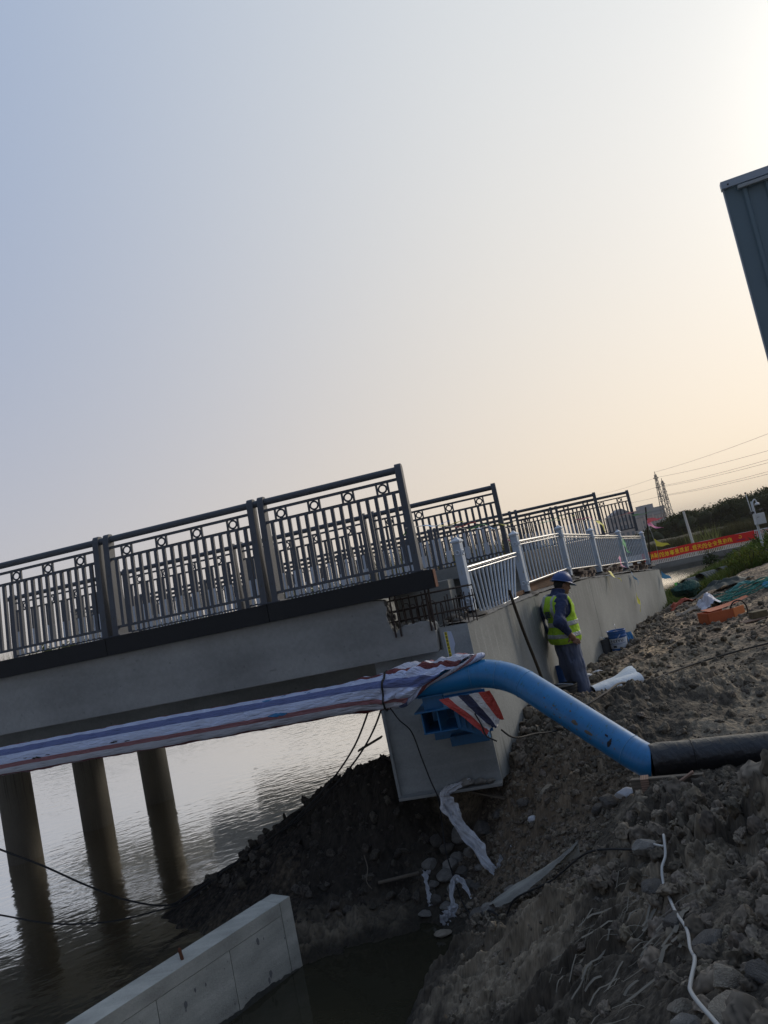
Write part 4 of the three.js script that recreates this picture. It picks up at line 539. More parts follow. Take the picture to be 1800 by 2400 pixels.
  const bodyGeo = merge([surfaceNet(bodyF, [-0.42, -0.02, -0.38], [0.2, 1.42, 0.38], 0.013), surfaceNet(headF, [-0.12, 1.26, -0.11], [0.17, 1.6, 0.11], 0.0042), ...[1, -1].map(s => { const w = wrist(s); return surfaceNet(handF(s), [w[0] - 0.08, w[1] - 0.2, w[2] - 0.09], [w[0] + 0.16, w[1] + 0.035, w[2] + 0.09], 0.0036); })]);
  part('body', bodyGeo, skin, t);
  const wr = (x, y, z, a, f) => a * (fbm3(x * f, y * f * 0.7, z * f, 3, 811) - 0.5);
  // shirt
  const shirtF0 = bones([...torso, ...arm(1), ...arm(-1), [[-0.09, 1.26, 0], [-0.052, 1.36, 0], 0.07, 0.068]], 0.06);
  const shirtF = (x, y, z) => { let d = shirtF0(x, y, z) - 0.014 - wr(x, y, z, 0.034, 24); for (const s of [1, -1]) { const w = wrist(s); d = Math.max(d, -(Math.hypot(x - w[0] - 0.02, y - w[1] + 0.04, z - w[2]) - 0.045)); } return Math.max(d, 0.74 - y, y - 1.375 + x * 0.35); };
  part('shirt', surfaceNet(shirtF, [-0.45, 0.7, -0.4], [0.16, 1.4, 0.4], 0.0075), mat([0.020, 0.032, 0.085], 0.9), t);
  // trousers: wide legs breaking over the shoes
  const trF0 = bones([...torso.slice(0, 1), ...[1, -1].flatMap(s => [[hip(s), knee(s), 0.108, 0.092], [knee(s), [ankle(s)[0] + 0.005, 0.07, ankle(s)[2]], 0.092, 0.088]])], 0.05);
  const trF = (x, y, z) => Math.max(trF0(x, y, z) - 0.006 - wr(x, y * 0.4, z, 0.05, 19), y - 0.9, 0.055 - y);
  part('trousers', surfaceNet(trF, [-0.34, 0.03, -0.3], [0.16, 0.93, 0.3], 0.0075), mat([0.085, 0.105, 0.165], 0.92), t);
  // hi-vis vest with reflective bands
  const vestB = bones(torso, 0.07); const vestIn = (x, y, z) => vestB(x, y, z) - 0.036 - 0.018 * sstep(0.95, 0.72, y) - wr(x, y, z, 0.036, 15);
  const hole = (x, y, z) => Math.min(...[1, -1].map(s => ellip(x, y, z, [-0.13, 1.155, s * 0.24], [0.095, 0.155, 0.085])));
  const vestF = (x, y, z) => Math.max(vestIn(x, y, z), -(vestIn(x, y, z) + 0.02), -hole(x, y, z), 0.70 - y + 0.04 * Math.abs(z) , y - 1.315, -(Math.hypot(x + 0.045, (y - 1.33) * 0.8, z) - 0.085));
  part('vest', surfaceNet(vestF, [-0.36, 0.66, -0.32], [0.2, 1.36, 0.32], 0.0085), mat([0.36, 0.58, 0.025], 0.8), t);
  const bandM = mat([0.42, 0.43, 0.42], 0.4);
  const shell = (x, y, z) => Math.max(vestIn(x, y, z) - 0.006, -(vestIn(x, y, z) + 0.004), -hole(x, y, z) + 0.004);
  for (const [y0, y1] of [[0.925, 0.985], [0.785, 0.84]]) part('reflective_band', surfaceNet((x, y, z) => Math.max(shell(x, y, z), y0 - y, y - y1), [-0.34, y0 - 0.03, -0.3], [0.18, y1 + 0.03, 0.3], 0.0085), bandM, t);
  for (const s of [1, -1]) part('shoulder_band', surfaceNet((x, y, z) => Math.max(shell(x, y, z), Math.abs(z - s * 0.115) - 0.028, 0.985 - y, y - 1.33), [-0.34, 0.95, s * 0.115 - 0.06], [0.18, 1.36, s * 0.115 + 0.06], 0.0085), bandM, t);
  { const font = await new FontLoader().loadAsync('fonts/droid/droid_sans_bold.typeface.json'); const g = new TextGeometry('JIE', { font, size: 0.075, depth: 0.006, curveSegments: 3 }); g.computeBoundingBox(); g.translate(-g.boundingBox.max.x / 2, 0, 0); g.rotateY(-Math.PI / 2); g.translate(-0.262, 1.06, 0.02); part('vest_lettering', g, mat([0.02, 0.03, 0.08], 0.8), t); }
  // helmet: dome, brim, ridge
  const toWorld = new THREE.Matrix4().makeTranslation(...hc).multiply(new THREE.Matrix4().makeRotationZ(-tl));
  const dome = new THREE.SphereGeometry(1, 32, 16, 0, TAU, 0, Math.PI / 2); dome.scale(0.128, 0.125, 0.108); dome.translate(-0.006, 0.042, 0);
  const brim = grid(48, 4, (a, b) => { const th = a * TAU, f = Math.max(0, Math.cos(th)); const rx = 0.127 + b * (0.018 + 0.045 * f ** 3), rz = 0.107 + b * (0.018 + 0.008 * f); return [-0.006 + Math.cos(th) * rx, 0.044 - b * (0.012 + 0.012 * f), Math.sin(th) * rz]; });
  const rim = tube(Array.from({ length: 24 }, (_, i) => { const th = i / 24 * TAU, f = Math.max(0, Math.cos(th)); return V(-0.006 + Math.cos(th) * (0.145 + 0.045 * f ** 3), 0.032 - 0.012 * f, Math.sin(th) * (0.125 + 0.008 * f)); }), 0.004, 48, 5, true);
  const ridge = tube([V(-0.12, 0.09, 0), V(-0.07, 0.147, 0), V(0, 0.167, 0), V(0.06, 0.15, 0), V(0.105, 0.1, 0)], 0.012, 20, 6);
  const hm = pmat([0.007, 0.045, 0.18], 0.5); const helm = part('helmet', merge([dome, brim]).applyMatrix4(toWorld), hm, t); part('helmet_rim', rim.applyMatrix4(toWorld), hm, helm); part('helmet_ridge', ridge.applyMatrix4(toWorld), hm, helm);
  const hairF = (X, Y, Z) => { const [x, y, z] = H(X, Y, Z); return Math.max(ellip(x, y, z, [-0.006, 0.012, 0], [0.097, 0.11, 0.079]), y - 0.05, x - 0.01 + (y < -0.02 ? 0.035 : 0), -0.098 - y); };
  part('hair', surfaceNet(hairF, [-0.12, 1.33, -0.1], [0.12, 1.56, 0.1], 0.006), mat([0.012, 0.011, 0.010], 0.85), t);
  { const a = V(0.083, -0.066, 0.012).applyMatrix4(toWorld), b = V(0.125, -0.10, 0.03).applyMatrix4(toWorld); part('cigarette', bar(a, b, 0.0042, 8), mat([0.8, 0.78, 0.74], 0.8), t); }
  for (const s of [1, -1]) { const f = bones([[[ankle(s)[0] - 0.025, 0.05, ankle(s)[2]], [ankle(s)[0] + 0.17, 0.036, ankle(s)[2] + s * 0.02], 0.052, 0.042], [[ankle(s)[0], 0.1, ankle(s)[2]], [ankle(s)[0], 0.05, ankle(s)[2]], 0.05, 0.052]], 0.04); part('shoe', surfaceNet((x, y, z) => Math.max(f(x, y, z), -y + 0.002), [ankle(s)[0] - 0.1, -0.01, ankle(s)[2] - 0.09], [ankle(s)[0] + 0.24, 0.16, ankle(s)[2] + 0.11], 0.008), mat([0.10, 0.075, 0.05], 0.9, { map: rep(grainTex, 3, 3) }), t); }
}

// ---------------------------------------------------------------- things lying about the site
const gy = (x, z) => groundAt(x, z, true);
const gtop = (x, z, r = 0.05) => { let m = -9; for (let i = 0; i < 9; i++) m = Math.max(m, gy(x + ((i % 3) - 1) * r, z + (Math.floor(i / 3) - 1) * r)); return m; };
const lathe = (pts, seg = 36) => new THREE.LatheGeometry(pts.map(([r, y]) => new THREE.Vector2(r, y)), seg);
function pail(name, label, x, z, opt = {}) {
  const y = opt.y ?? gy(x, z) - 0.015, t = thing(name, label, 'bucket', [x, y, z], opt.turn || 0); const m = opt.mat || M.blueDark, r0 = opt.r0 || 0.13, r1 = opt.r1 || 0.148, h = opt.h || 0.32;
  part('shell', lathe([[0.001, 0], [r0, 0], [r0 + 0.003, 0.01], [lerp(r0, r1, 0.7), h * 0.7], [lerp(r0, r1, 0.7) + 0.008, h * 0.71], [lerp(r0, r1, 0.7) + 0.008, h * 0.74], [lerp(r0, r1, 0.75) + 0.002, h * 0.75], [r1 - 0.004, h * 0.86], [r1 + 0.004, h * 0.87], [r1, h * 0.9], [r1, h], [r1 + 0.008, h], [r1 + 0.008, h + 0.008], [r1 - 0.004, h + 0.008], [r1 - 0.006, h], [r0 - 0.004, 0.02], [0.001, 0.02]]), m, t);
  if (opt.fill) part('contents', lathe([[0.001, h * opt.fill + 0.015], [lerp(r0, r1, opt.fill) * 0.6, h * opt.fill + 0.006], [lerp(r0, r1, opt.fill) - 0.006, h * opt.fill]]), opt.fillMat, t);
  if (opt.bail) part('handle', tube(opt.bail.map(p => V(...p)), 0.004, 30, 6), M.steel, t);
  return t;
}
{
  const cv = document.createElement('canvas'); cv.width = 1024; cv.height = 256; const c = cv.getContext('2d'); c.fillStyle = '#b9c1ce'; c.fillRect(0, 0, 1024, 256); c.fillStyle = '#1c2436'; c.font = 'bold 92px sans-serif'; for (const x of [40, 552]) { c.fillText('FEIYU', x, 96); } c.fillStyle = '#3c5f95'; for (const x of [40, 552]) { c.fillRect(x, 126, 300, 10); c.fillRect(x, 150, 220, 8); } c.fillStyle = '#2a2f3a'; for (const x of [70, 580]) c.fillRect(x, 175, 70, 56);
  const tx = new THREE.CanvasTexture(cv); tx.colorSpace = THREE.SRGBColorSpace; tx.wrapS = THREE.RepeatWrapping;
  const t = pail('paint_bucket', 'blue paint bucket lettered FEIYU on a pale label, standing by the wall', 3.36, -12.62, { turn: -1.43, fill: 0.93, fillMat: mat([0.38, 0.37, 0.34], 0.8), mat: pmat([0.015, 0.10, 0.33], 0.4), bail: [[-0.145, 0.27, 0], [-0.15, 0.2, 0.08], [-0.06, 0.13, 0.155], [0.06, 0.13, 0.155], [0.15, 0.2, 0.08], [0.145, 0.27, 0]] });
  const g = new THREE.CylinderGeometry(0.146, 0.1365, 0.165, 48, 1, true); part('label_band', g, mat('#ffffff', 0.55, { map: tx }), t).position.y = 0.125;
  part('stirring_wire', tube([V(0.02, 0.28, 0), V(0.05, 0.38, 0.02), V(0.02, 0.43, 0.01), V(-0.05, 0.43, 0)], 0.004, 24, 6), M.steel, t);
  pail('paint_bucket', 'blue bucket with a pale rim half hidden behind the worker\'s legs', 1.86, -10.42, { fill: 0.9, fillMat: mat([0.5, 0.5, 0.48], 0.7), h: 0.36, mat: pmat([0.012, 0.07, 0.24], 0.4), bail: [[-0.14, 0.3, 0], [-0.17, 0.15, 0.06], [-0.15, 0.04, 0.12], [-0.05, 0.02, 0.15]] });
  pail('rubber_bucket', 'black rubber bucket full of mortar at the worker\'s feet behind the blue pipe', 1.79, -9.78, { r0: 0.125, r1: 0.17, h: 0.25, fill: 0.92, fillMat: M.clod, mat: mat([0.035, 0.036, 0.036], 0.8, { map: rep(grainTex, 2, 2) }), bail: [[-0.16, 0.25, 0], [-0.12, 0.29, 0.06], [-0.02, 0.285, 0.1], [0.1, 0.26, 0.13]] });
  pail('grey_pail', 'dark grey pail with a white handle tucked behind the lettered paint bucket', 3.15, -12.72, { r0: 0.10, r1: 0.13, h: 0.24, mat: mat([0.07, 0.075, 0.085], 0.7), bail: [[-0.12, 0.22, 0], [-0.18, 0.28, 0.03], [-0.14, 0.32, 0.05], [0, 0.26, 0.12]] });
  const rg = rockGeo(77, 3, 0.25, 0.8); rg.scale(0.17, 0.16, 0.13); single('cement_bag', rg, mat([0.24, 0.20, 0.14], 0.9, { bumpMap: rep(clothBump, 2, 2), bumpScale: 0.02 }), 'crumpled brown paper bag behind the lettered paint bucket', 'bag').position.set(3.55, gy(3.55, -12.75) + 0.09, -12.8);
  single('blue_sheet_scrap', grid(12, 10, (a, b) => [3.52 + a * 0.1, 0.16 + b * 0.22, -12.6 - 0.1 * b + 0.05 * fbm(a * 3, b * 3, 2, 5)]), M.blue, 'blue plastic scrap leaning beside the lettered paint bucket', 'scrap');
}
function sheetOn(name, label, cat, outline, m, lift, seed, parent) { // soft sheet over four ground corners
  const [a, b, c, d] = outline; const g = grid(36, 26, (u, v) => { const x = lerp(lerp(a[0], b[0], u), lerp(d[0], c[0], u), v), z = lerp(lerp(a[1], b[1], u), lerp(d[1], c[1], u), v); const ex = x + 0.02 * (fbm(u * 6, v * 6, 2, seed) - 0.5), ez = z + 0.05 * (fbm(u * 6 + 4, v * 6, 2, seed) - 0.5); return [ex, GROUND(x, z) + 0.05 + lift(u, v) + 0.05 * Math.abs(fbm(u * 8, v * 3, 3, seed + 3) - 0.5), ez, u, v]; });
  return single(name, g, m, label, cat);
}
{ // pale woven sack folded on the ground in front of the worker's feet
  const t = thing('woven_sack', 'pale blue-white woven sack lying folded in front of the worker\'s feet', 'sack', [0, 0, 0]);
  const a = V(2.17, 0.03, -9.86), b = V(2.68, 0.05, -9.46), n = V(0.55, 0, 0.45).normalize(), c = V(-0.45, 0, 0.55).normalize();
  part('upper_fold', grid(46, 26, (u, v) => { const x = lerp(2.22, 2.84, u) - 0.02 * v, z = lerp(-10.14, -10.42, u) + v * lerp(0.3, 0.52, u); const h = 0.05 + 0.07 * Math.sin(Math.PI * Math.min(1, v * 1.1)) + 0.09 * sstep(0.45, 1.0, u) * (1 - v) + 0.012 * fbm(v * 9, u * 2, 2, 901); return [x + 0.03 * (fbm(v * 9, 2, 2, 903) - 0.5), GROUND(x, z) + h, z, u, v]; }), M.sack, t);
  part('rolled_edge', grid(46, 26, (u, v) => { const th = v * TAU, r = 0.075 + 0.02 * u + 0.008 * fbm(u * 6, v * 5, 2, 905), x = lerp(2.14, 2.78, u), z = lerp(-9.82, -9.88, u); return [x + 0.1 * Math.cos(th) * 0.2, GROUND(x, z) + 0.095 + Math.sin(th) * r * 0.85, z + Math.cos(th) * r * 1.5, u, v]; }), M.sack, t);
}
{ const rr = rng(17); const scrap = (x, z, k, label) => { const g = rockGeo(700 + Math.floor(rr() * 99), 3, 0.55, 0.6); g.scale(k * 1.3, k, k); single('white_rag', g, M.cloth, label, 'rag').position.set(x, gy(x, z) + k * 0.3, z); };
  scrap(2.32, -10.78, 0.07, 'white crumpled rag on the mud just right of the worker\'s legs'); scrap(2.52, -10.95, 0.085, 'dirty white crumpled bag beyond the worker\'s feet by the wall'); scrap(0.8, -7.34, 0.06, 'small white rag lying alone on the brown gravel slope'); scrap(1.5, -6.52, 0.09, 'crumpled grey-white plastic at the left end of the timber below the pipe'); scrap(2.02, -5.62, 0.05, 'scrap of white plastic right of the timber below the black pipe'); scrap(2.62, -5.55, 0.045, 'tiny scrap of white plastic under the black pipe at the right edge'); scrap(0.54, -7.5, 0.018, 'tiny pale plastic shred on the gravel'); scrap(1.02, -5.95, 0.02, 'tiny white shred on the brown soil above the cable'); }
function ribbon(pts, widths, seed, seg = 60) { // torn strip of cloth following points, width across the camera-facing side
  const c = new THREE.CatmullRomCurve3(pts.map(p => V(...p))); return grid(14, seg, (u, v) => { const p = c.getPoint(v), t = c.getTangent(v), f = v * (widths.length - 1), i = Math.min(widths.length - 2, Math.floor(f)), w = lerp(widths[i], widths[i + 1], f - i) * (0.8 + 0.5 * fbm(v * 14, u > 0.5 ? 2 : 7, 2, seed)); const side = V().crossVectors(t, V(0, 0.35, 1)).normalize(), nr = V().crossVectors(side, t); const tear = (u < 0.1 || u > 0.9) ? 0.5 * (fbm(v * 16, u * 9, 3, seed + 5) - 0.5) : 0; p.addScaledVector(side, (u - 0.5 + tear + 0.5 * (fbm(v * 7, 3, 2, seed + 7) - 0.5)) * w).addScaledVector(nr, 1.1 * w * (fbm(u * 5 + v * 3, v * 13, 3, seed + 1) - 0.5)); return [p.x, p.y, p.z, u * w * 4, v * 2]; });
}
single('cloth_strip', ribbon([[0.30, -0.16, -7.98], [0.12, -0.19, -7.95], [0.0, -0.22, -7.93], [0.0, -0.34, -7.9], [0.09, -0.52, -7.84], [0.20, -0.72, -7.75], [0.30, -0.90, -7.62], [0.36, -0.99, -7.55]], [0.03, 0.06, 0.1, 0.14, 0.13, 0.12, 0.09, 0.03], 921, 90), M.cloth, 'long torn white cloth hanging from the abutment foot down the rubble', 'cloth');
single('cloth_strip', ribbon([[0.36, -0.98, -7.55], [0.37, -0.9, -7.53], [0.40, -0.83, -7.52], [0.41, -0.78, -7.52]], [0.05, 0.04, 0.05, 0.01], 925, 20), M.cloth, 'short curl of white cloth at the lower end of the long torn strip', 'cloth');
single('cloth_strip', ribbon([[-0.34, -0.93, -7.92], [-0.36, -1.0, -7.86], [-0.36, -1.1, -7.8], [-0.35, -1.2, -7.74]], [0.09, 0.03, 0.035, 0.06], 927, 24), M.cloth, 'thin white strip hanging on the dark stones left of the rubble', 'cloth');
single('cloth_strip', ribbon([[-0.13, -1.22, -7.6], [-0.13, -1.08, -7.66], [-0.07, -0.98, -7.7], [0.0, -1.02, -7.66], [0.05, -1.14, -7.56]], [0.03, 0.045, 0.08, 0.05, 0.02], 929, 40), M.cloth, 'arched scrap of white cloth over the stones near the pool', 'cloth');
single('cloth_strip', ribbon([[-0.10, -1.17, -7.58], [-0.19, -1.23, -7.5], [-0.26, -1.27, -7.44]], [0.03, 0.14, 0.11], 931, 30), M.cloth, 'lacy torn white cloth at the water\'s edge of the pool', 'cloth');

{ // cables, ropes and hoses
  const R = (name, label, pts, r, m, cat = 'cable', seg = 90) => single(name, tube(pts, r, seg, 7), m, label, cat);
  const G = (l, lift = 0.012) => l.map(([x, z]) => [x, gtop(x, z) + lift, z]);
  R('black_cable', 'black cable running down from the abutment and up across the muddy slope', [[-0.08, -0.5, -7.95], [-0.1, -0.75, -7.8], ...G([[-0.06, -7.72], [-0.03, -7.47], [0.06, -7.15], [0.16, -6.89], [0.28, -6.5], [0.38, -6.2], [0.65, -5.96], [0.92, -5.46], [1.15, -5.05], [1.22, -4.88]], 0.018)], 0.0075, M.rope);
  R('white_hose', 'pale hose curling over the clods to the bottom edge, right foreground', G([[1.22, -4.88], [1.26, -4.8], [1.24, -4.68], [1.19, -4.56], [1.14, -4.5], [1.1, -4.4], [1.08, -4.3], [1.02, -3.97], [0.97, -3.65], [0.9, -3.4], [0.84, -3.15], [0.76, -2.98], [0.71, -2.8], [0.7, -2.5]], 0.02), 0.0082, M.hose, 'hose', 160);
  R('thin_cable', 'thin grey cable lying across the mud beyond the pipe', G([[1.35, -8.3], [1.62, -8.13], [1.95, -8.4], [2.3, -8.95], [2.7, -9.5], [3.16, -9.95], [3.85, -10.3], [4.3, -10.0], [4.9, -9.6]], 0.02), 0.012, mat([0.05, 0.045, 0.04], 0.8));
  const rope = (label, first, pts, r) => R('black_rope', label, [...first.map(v => v.toArray()), ...pts.map(([x, y, z]) => [x, Math.max(y, gtop(x, z, 0.03) + 0.012), z])], r, M.rope, 'rope');
  rope('left of two black ropes slanting from the pipe to the river bank', [B(0.66, 0.97, -0.33)], [[-0.58, 0.77, -7.75], [-0.87, 0.33, -8.2], [-1.31, -0.11, -8.65], [-1.94, -0.55, -9.0], [-2.58, -1.01, -9.2], [-3.06, -1.22, -9.3], [-3.5, -1.25, -9.35]], 0.01);
  rope('right of two black ropes slanting from the pipe to the river bank', [B(0.54, 0.97, -0.33)], [[-0.46, 0.74, -7.75], [-0.76, 0.31, -8.2], [-1.24, -0.13, -8.65], [-1.91, -0.58, -9.03], [-2.56, -1.03, -9.23], [-3.02, -1.27, -9.33], [-3.46, -1.31, -9.38]], 0.01);
  rope('black rope drooping across the left piers down to the bank', [V(-5.5, 0.5, -8.3)], [[-4.88, 0.04, -8.4], [-4.5, -0.25, -8.5], [-4.14, -0.59, -8.65], [-3.76, -0.9, -8.8], [-3.37, -1.11, -9.0], [-3.08, -1.18, -9.2], [-2.7, -1.0, -9.3]], 0.011);
  rope('lower black rope trailing over the dark water at the left edge', [V(-5.3, -0.2, -7.8)], [[-4.76, -0.51, -8.0], [-4.31, -0.78, -8.2], [-3.86, -0.98, -8.5], [-3.55, -1.08, -8.8], [-3.2, -1.15, -9.1], [-2.8, -1.0, -9.25]], 0.009);
  R('tarp_cord', 'black cord running from the tarpaulin flap down to the mud', [B(-0.55, 0.42, -0.62), B(-0.62, 0.34, -0.6), [1.05, 0.2, -7.8], [1.3, 0.13, -8.05], [1.6, gy(1.6, -8.1) + 0.02, -8.1]].map(p => p.isVector3 ? p.toArray() : p), 0.009, M.rope, 'cord');
}
{ // timber below the pipe
  const y = 0.05; single('timber_beam', beam(V(1.42, 0.10, -5.90), V(1.87, 0.13, -5.60), 0.05, 0.12, 0.004), M.wood, 'grey timber beam on the mud in front of the black pipe', 'timber');
  single('wood_lath', beam(V(1.58, 0.09, -5.66), V(1.80, 0.215, -5.60), 0.035, 0.016, 0.003), M.woodPink, 'pinkish wooden lath lying slantwise over the timber beam', 'lath');
  single('wood_lath', beam(V(1.49, 0.115, -5.80), V(1.525, 0.115, -5.90), 0.06, 0.11, 0.003), M.woodPink, 'short pink wood offcut across the left of the timber beam', 'lath');
  single('plank', beam(V(0.30, -0.33, -8.15), V(0.62, -0.42, -7.98), 0.05, 0.02, 0.003), M.wood, 'grey plank end jutting out from under the abutment foot', 'plank');
  single('plank', beam(V(-0.85, -0.98, -8.0), V(-0.42, -0.96, -7.98), 0.04, 0.022, 0.003), M.wood, 'thin plank lying in the dark bank left of the rubble', 'plank');
  single('plank', beam(V(-0.62, 0.12, -9.7), V(-0.95, 0.0, -9.75), 0.1, 0.02, 0.003), M.wood, 'broken board sticking out left of the abutment edge above the water', 'plank');
  single('twig', tube([[-0.95, -0.72, -8.1], [-0.93, -0.82, -8.0], [-0.96, -0.93, -7.95], [-0.92, -1.0, -7.93]], 0.006, 16, 5), M.wood, 'thin pale root hanging on the dark bank', 'root');
}
{ // stones: individually placed
  const r = rng(2024), mats = [M.stone, M.stoneDark, M.stoneTan];
  const put = (x, z, k, mi, label, group, sink = 0.35) => { const g = rockGeo(1000 + Math.floor(r() * 400), 3, 0.3, 0.72); g.scale(k * (0.9 + 0.4 * r()), k, k * (0.85 + 0.3 * r())); g.rotateY(r() * 6.3); const m = single('stone', toCreasedNormals(g, 0.42), mats[mi], label, 'stone', group); m.position.set(x, gy(x, z) + k * (0.72 - sink), z); return m; };
  const pile = [[0.08, -8.42, .1], [-0.08, -8.3, .09], [-0.07, -8.12, .1], [-0.18, -7.96, .095], [0.01, -7.93, .085], [0.13, -8.1, .075], [0.19, -8.05, .08], [-0.19, -8.4, .09], [0.07, -8.5, .1], [-0.30, -7.95, .06], [-0.31, -7.77, .075], [-0.42, -7.66, .06], [-0.12, -7.85, .07], [0.06, -7.75, .06], [0.2, -7.82, .055], [-0.22, -7.7, .06], [0.32, -8.12, .12], [0.0, -8.2, .08], [-0.3, -8.15, .08], [0.12, -7.62, .055]];
  pile.forEach(([x, z, k], i) => put(x, z, k, i % 3 === 0 ? 0 : i % 3 === 1 ? 1 : 0, i === 16 ? 'big dark boulder under the hanging white cloth' : 'rounded grey stone in the rubble pile below the abutment', i === 16 ? undefined : 'rounded stones below the abutment'));
  const solo = [[0.40, -7.02, .085, 0, 'pale angular stone beside the grey mud slab on the slope'], [0.07, -6.95, .075, 1, 'dark rounded stone by the lowest bend of the cable'], [0.2, -6.93, .1, 0, 'flat pale stone just above the lowest bend of the cable'], [0.84, -2.80, .075, 2, 'upright tan boulder in the bottom right corner'], [0.70, -2.98, .055, 2, 'smooth tan stone beside the hose at the bottom edge'], [0.66, -2.78, .05, 0, 'grey stone cut by the bottom edge left of the hose'], [0.93, -2.72, .06, 1, 'brown stone at the right edge near the bottom'], [0.78, -2.62, .07, 2, 'flat tan stone along the bottom edge right of the hose'], [1.05, -4.42, .075, 1, 'brown stone right of the top of the hose'], [0.99, -3.9, .07, 1, 'dark stone left of the hose halfway down'], [1.0, -3.4, .08, 1, 'dark broad stone right of the hose'], [1.18, -4.95, .1, 0, 'pale rock under the crest of the cable loop'], [0.98, -7.42, .09, 2, 'tan rock alone on the gravel slope'], [0.75, -7.7, .07, 1, 'grey rock on the gravel slope near the wall corner'], [0.5, -8.0, .08, 1, 'dark rock close under the wall corner'], [1.38, -6.62, .09, 1, 'dark clod-like rock left of the timber beam'], [1.28, -6.75, .07, 1, 'brown rock above the gravel slope below the pipe'], [1.6, -6.1, .06, 1, 'small dark rock in front of the timber beam']];
  for (const [x, z, k, mi, label] of solo) put(x, z, k, mi, label);
  { const g = rockGeo(1500, 3, 0.25, 0.55); g.scale(0.085, 0.06, 0.06); single('stone', g, M.stoneTan, 'single pale stone standing out of the pool water', 'stone').position.set(-0.28, -1.275, -7.28); }
  for (const [s, k, l] of [[-0.02, 0.075, 'pale lump of concrete on the abutment foot ledge'], [0.14, 0.05, 'dark stone left of the pale lump on the foot ledge'], [-0.16, 0.055, 'crumbled stone at the right end of the foot ledge'], [-0.26, 0.045, 'small crumb of stone at the ledge corner']]) { const g = rockGeo(1600 + Math.round(s * 100), 2, 0.4, 0.7); g.scale(k * 1.2, k, k); single('stone', g, s > 0.1 ? M.stoneDark : M.stone, l, 'stone').position.copy(B(s, -0.23 + k * 0.6, 0.0)); }
  // smooth grey slab of scraped mud
  single('mud_slab', grid(60, 14, (u, v) => { const p = V(0.20, 0, -6.84).lerp(V(0.94, 0, -6.04), u), w = 0.42 * Math.min(1, Math.sin(Math.PI * Math.min(1, u * 0.93 + 0.07)) ** 0.5) * (1.05 - 0.75 * u), rag = 0.05 * (fbm(u * 12, v > 0.5 ? 3 : 8, 3, 961) - 0.5); const x = p.x - 0.3 * (v - 0.5) * (w + rag), z = p.z - (v - 0.5) * (w + rag); return [x, lerp(GROUND(0.24, -6.74), GROUND(0.96, -5.96), u) + 0.12 - 0.10 * (v - 0.5) + 0.04 * (1 - (2 * v - 1) ** 6) + 0.014 * fbm(u * 12, v * 4, 3, 963), z, u * 1.6, v * 0.4]; }), mat([0.62, 0.63, 0.60], 0.8, { map: rep(concreteTex, 1, 1), bumpMap: rep(grainBump, 2, 2), bumpScale: 0.01 }), 'long smooth grey slab lying along the cable on the slope', 'slab');
}
{ // loose clods and gravel nobody could count
  const clods = (name, label, n, area, size, m, seed, kinds = 5) => { const r = rng(seed), per = Math.ceil(n / kinds); const grp = new THREE.Group(); grp.name = numbered(name); tag(grp, label, 'soil', undefined, 'stuff'); scene.add(grp);
    for (let k = 0; k < kinds; k++) { const im = new THREE.InstancedMesh(clodGeo(seed + k, 4), m, per); im.name = 'clods'; im.userData.kind = 'stuff'; im.castShadow = im.receiveShadow = true; const mm = new THREE.Matrix4(), q = new THREE.Quaternion(), e = new THREE.Euler(), c = new THREE.Color();
      for (let i = 0; i < per; i++) { let x, z, s, y; for (let tr = 0; tr < 40; tr++) { [x, z] = area(r); y = GROUND(x, z); if (y > -1.25) break; } s = size(r, x, z); y = gy(x, z) + s * 0.12; q.setFromEuler(e.set(r() * 6, r() * 6, r() * 6)); mm.compose(V(x, y, z), q, V(s * (0.8 + 0.6 * r()), s * (0.7 + 0.4 * r()), s)); im.setMatrixAt(i, mm); const b = 0.55 + 0.75 * r(); c.setRGB(b, b * (0.95 + 0.04 * r()), b * (0.86 + 0.08 * r())); im.setColorAt(i, c); }
      grp.add(im); } };
  clods('spoil_clods', 'loose clods of spoil over the near heap on the right', 1500, r => [0.75 + 1.9 * r(), -6.0 + 4.0 * r()], r => 0.012 + 0.055 * r() ** 3.2, M.clod, 31);
  clods('big_clods', 'big broken lumps of clay on the near heap at right', 90, r => [0.8 + 1.9 * r(), -5.6 + 3.5 * r()], r => 0.04 + 0.075 * r() ** 2, M.clod, 35);
  clods('gravel', 'loose gravel below the wall corner and pipe', 3600, r => { const a = r() * TAU, d = Math.sqrt(r()); return [0.8 + Math.cos(a) * d * 1.05, -7.35 + Math.sin(a) * d * 1.15]; }, r => 0.008 + 0.03 * r() ** 3, M.clod, 41);
  clods('trodden_clods', 'small clods over the trodden ground beyond the pipe', 3200, r => { const x = 1.3 + 5.2 * r(), z = -6.6 - 9 * r(); const k = (x - WC.x) * Wq.x + (z - WC.z) * Wq.z; return k < 0.05 ? [x + 2, z] : [x, z]; }, r => 0.010 + 0.05 * r() ** 4, M.clod, 51);
  clods('wall_foot_clods', 'dark clods heaped along the foot of the pale wall', 700, r => { const p = Wl(0.2 + 12 * r(), 0, 0.04 + 0.5 * r() ** 2); return [p.x, p.z]; }, r => 0.025 + 0.07 * r() ** 2, M.clod, 61);
  clods('bank_clods', 'lumpy clods on the dark bank between pool and river', 450, r => [-3.2 + 3.2 * r(), -9.7 + 2.2 * r()], r => 0.015 + 0.06 * r() ** 3, mat([0.07, 0.062, 0.054], 1, { vertexColors: true }), 71);  // darker clod colour, to go with the shade painted into the bank
  clods('slope_clods', 'crumbs of dried mud on the streaked slope', 420, r => [-0.3 + 1.4 * r(), -6.9 + 3.9 * r()], r => 0.008 + 0.035 * r() ** 3, M.clod, 81);
}
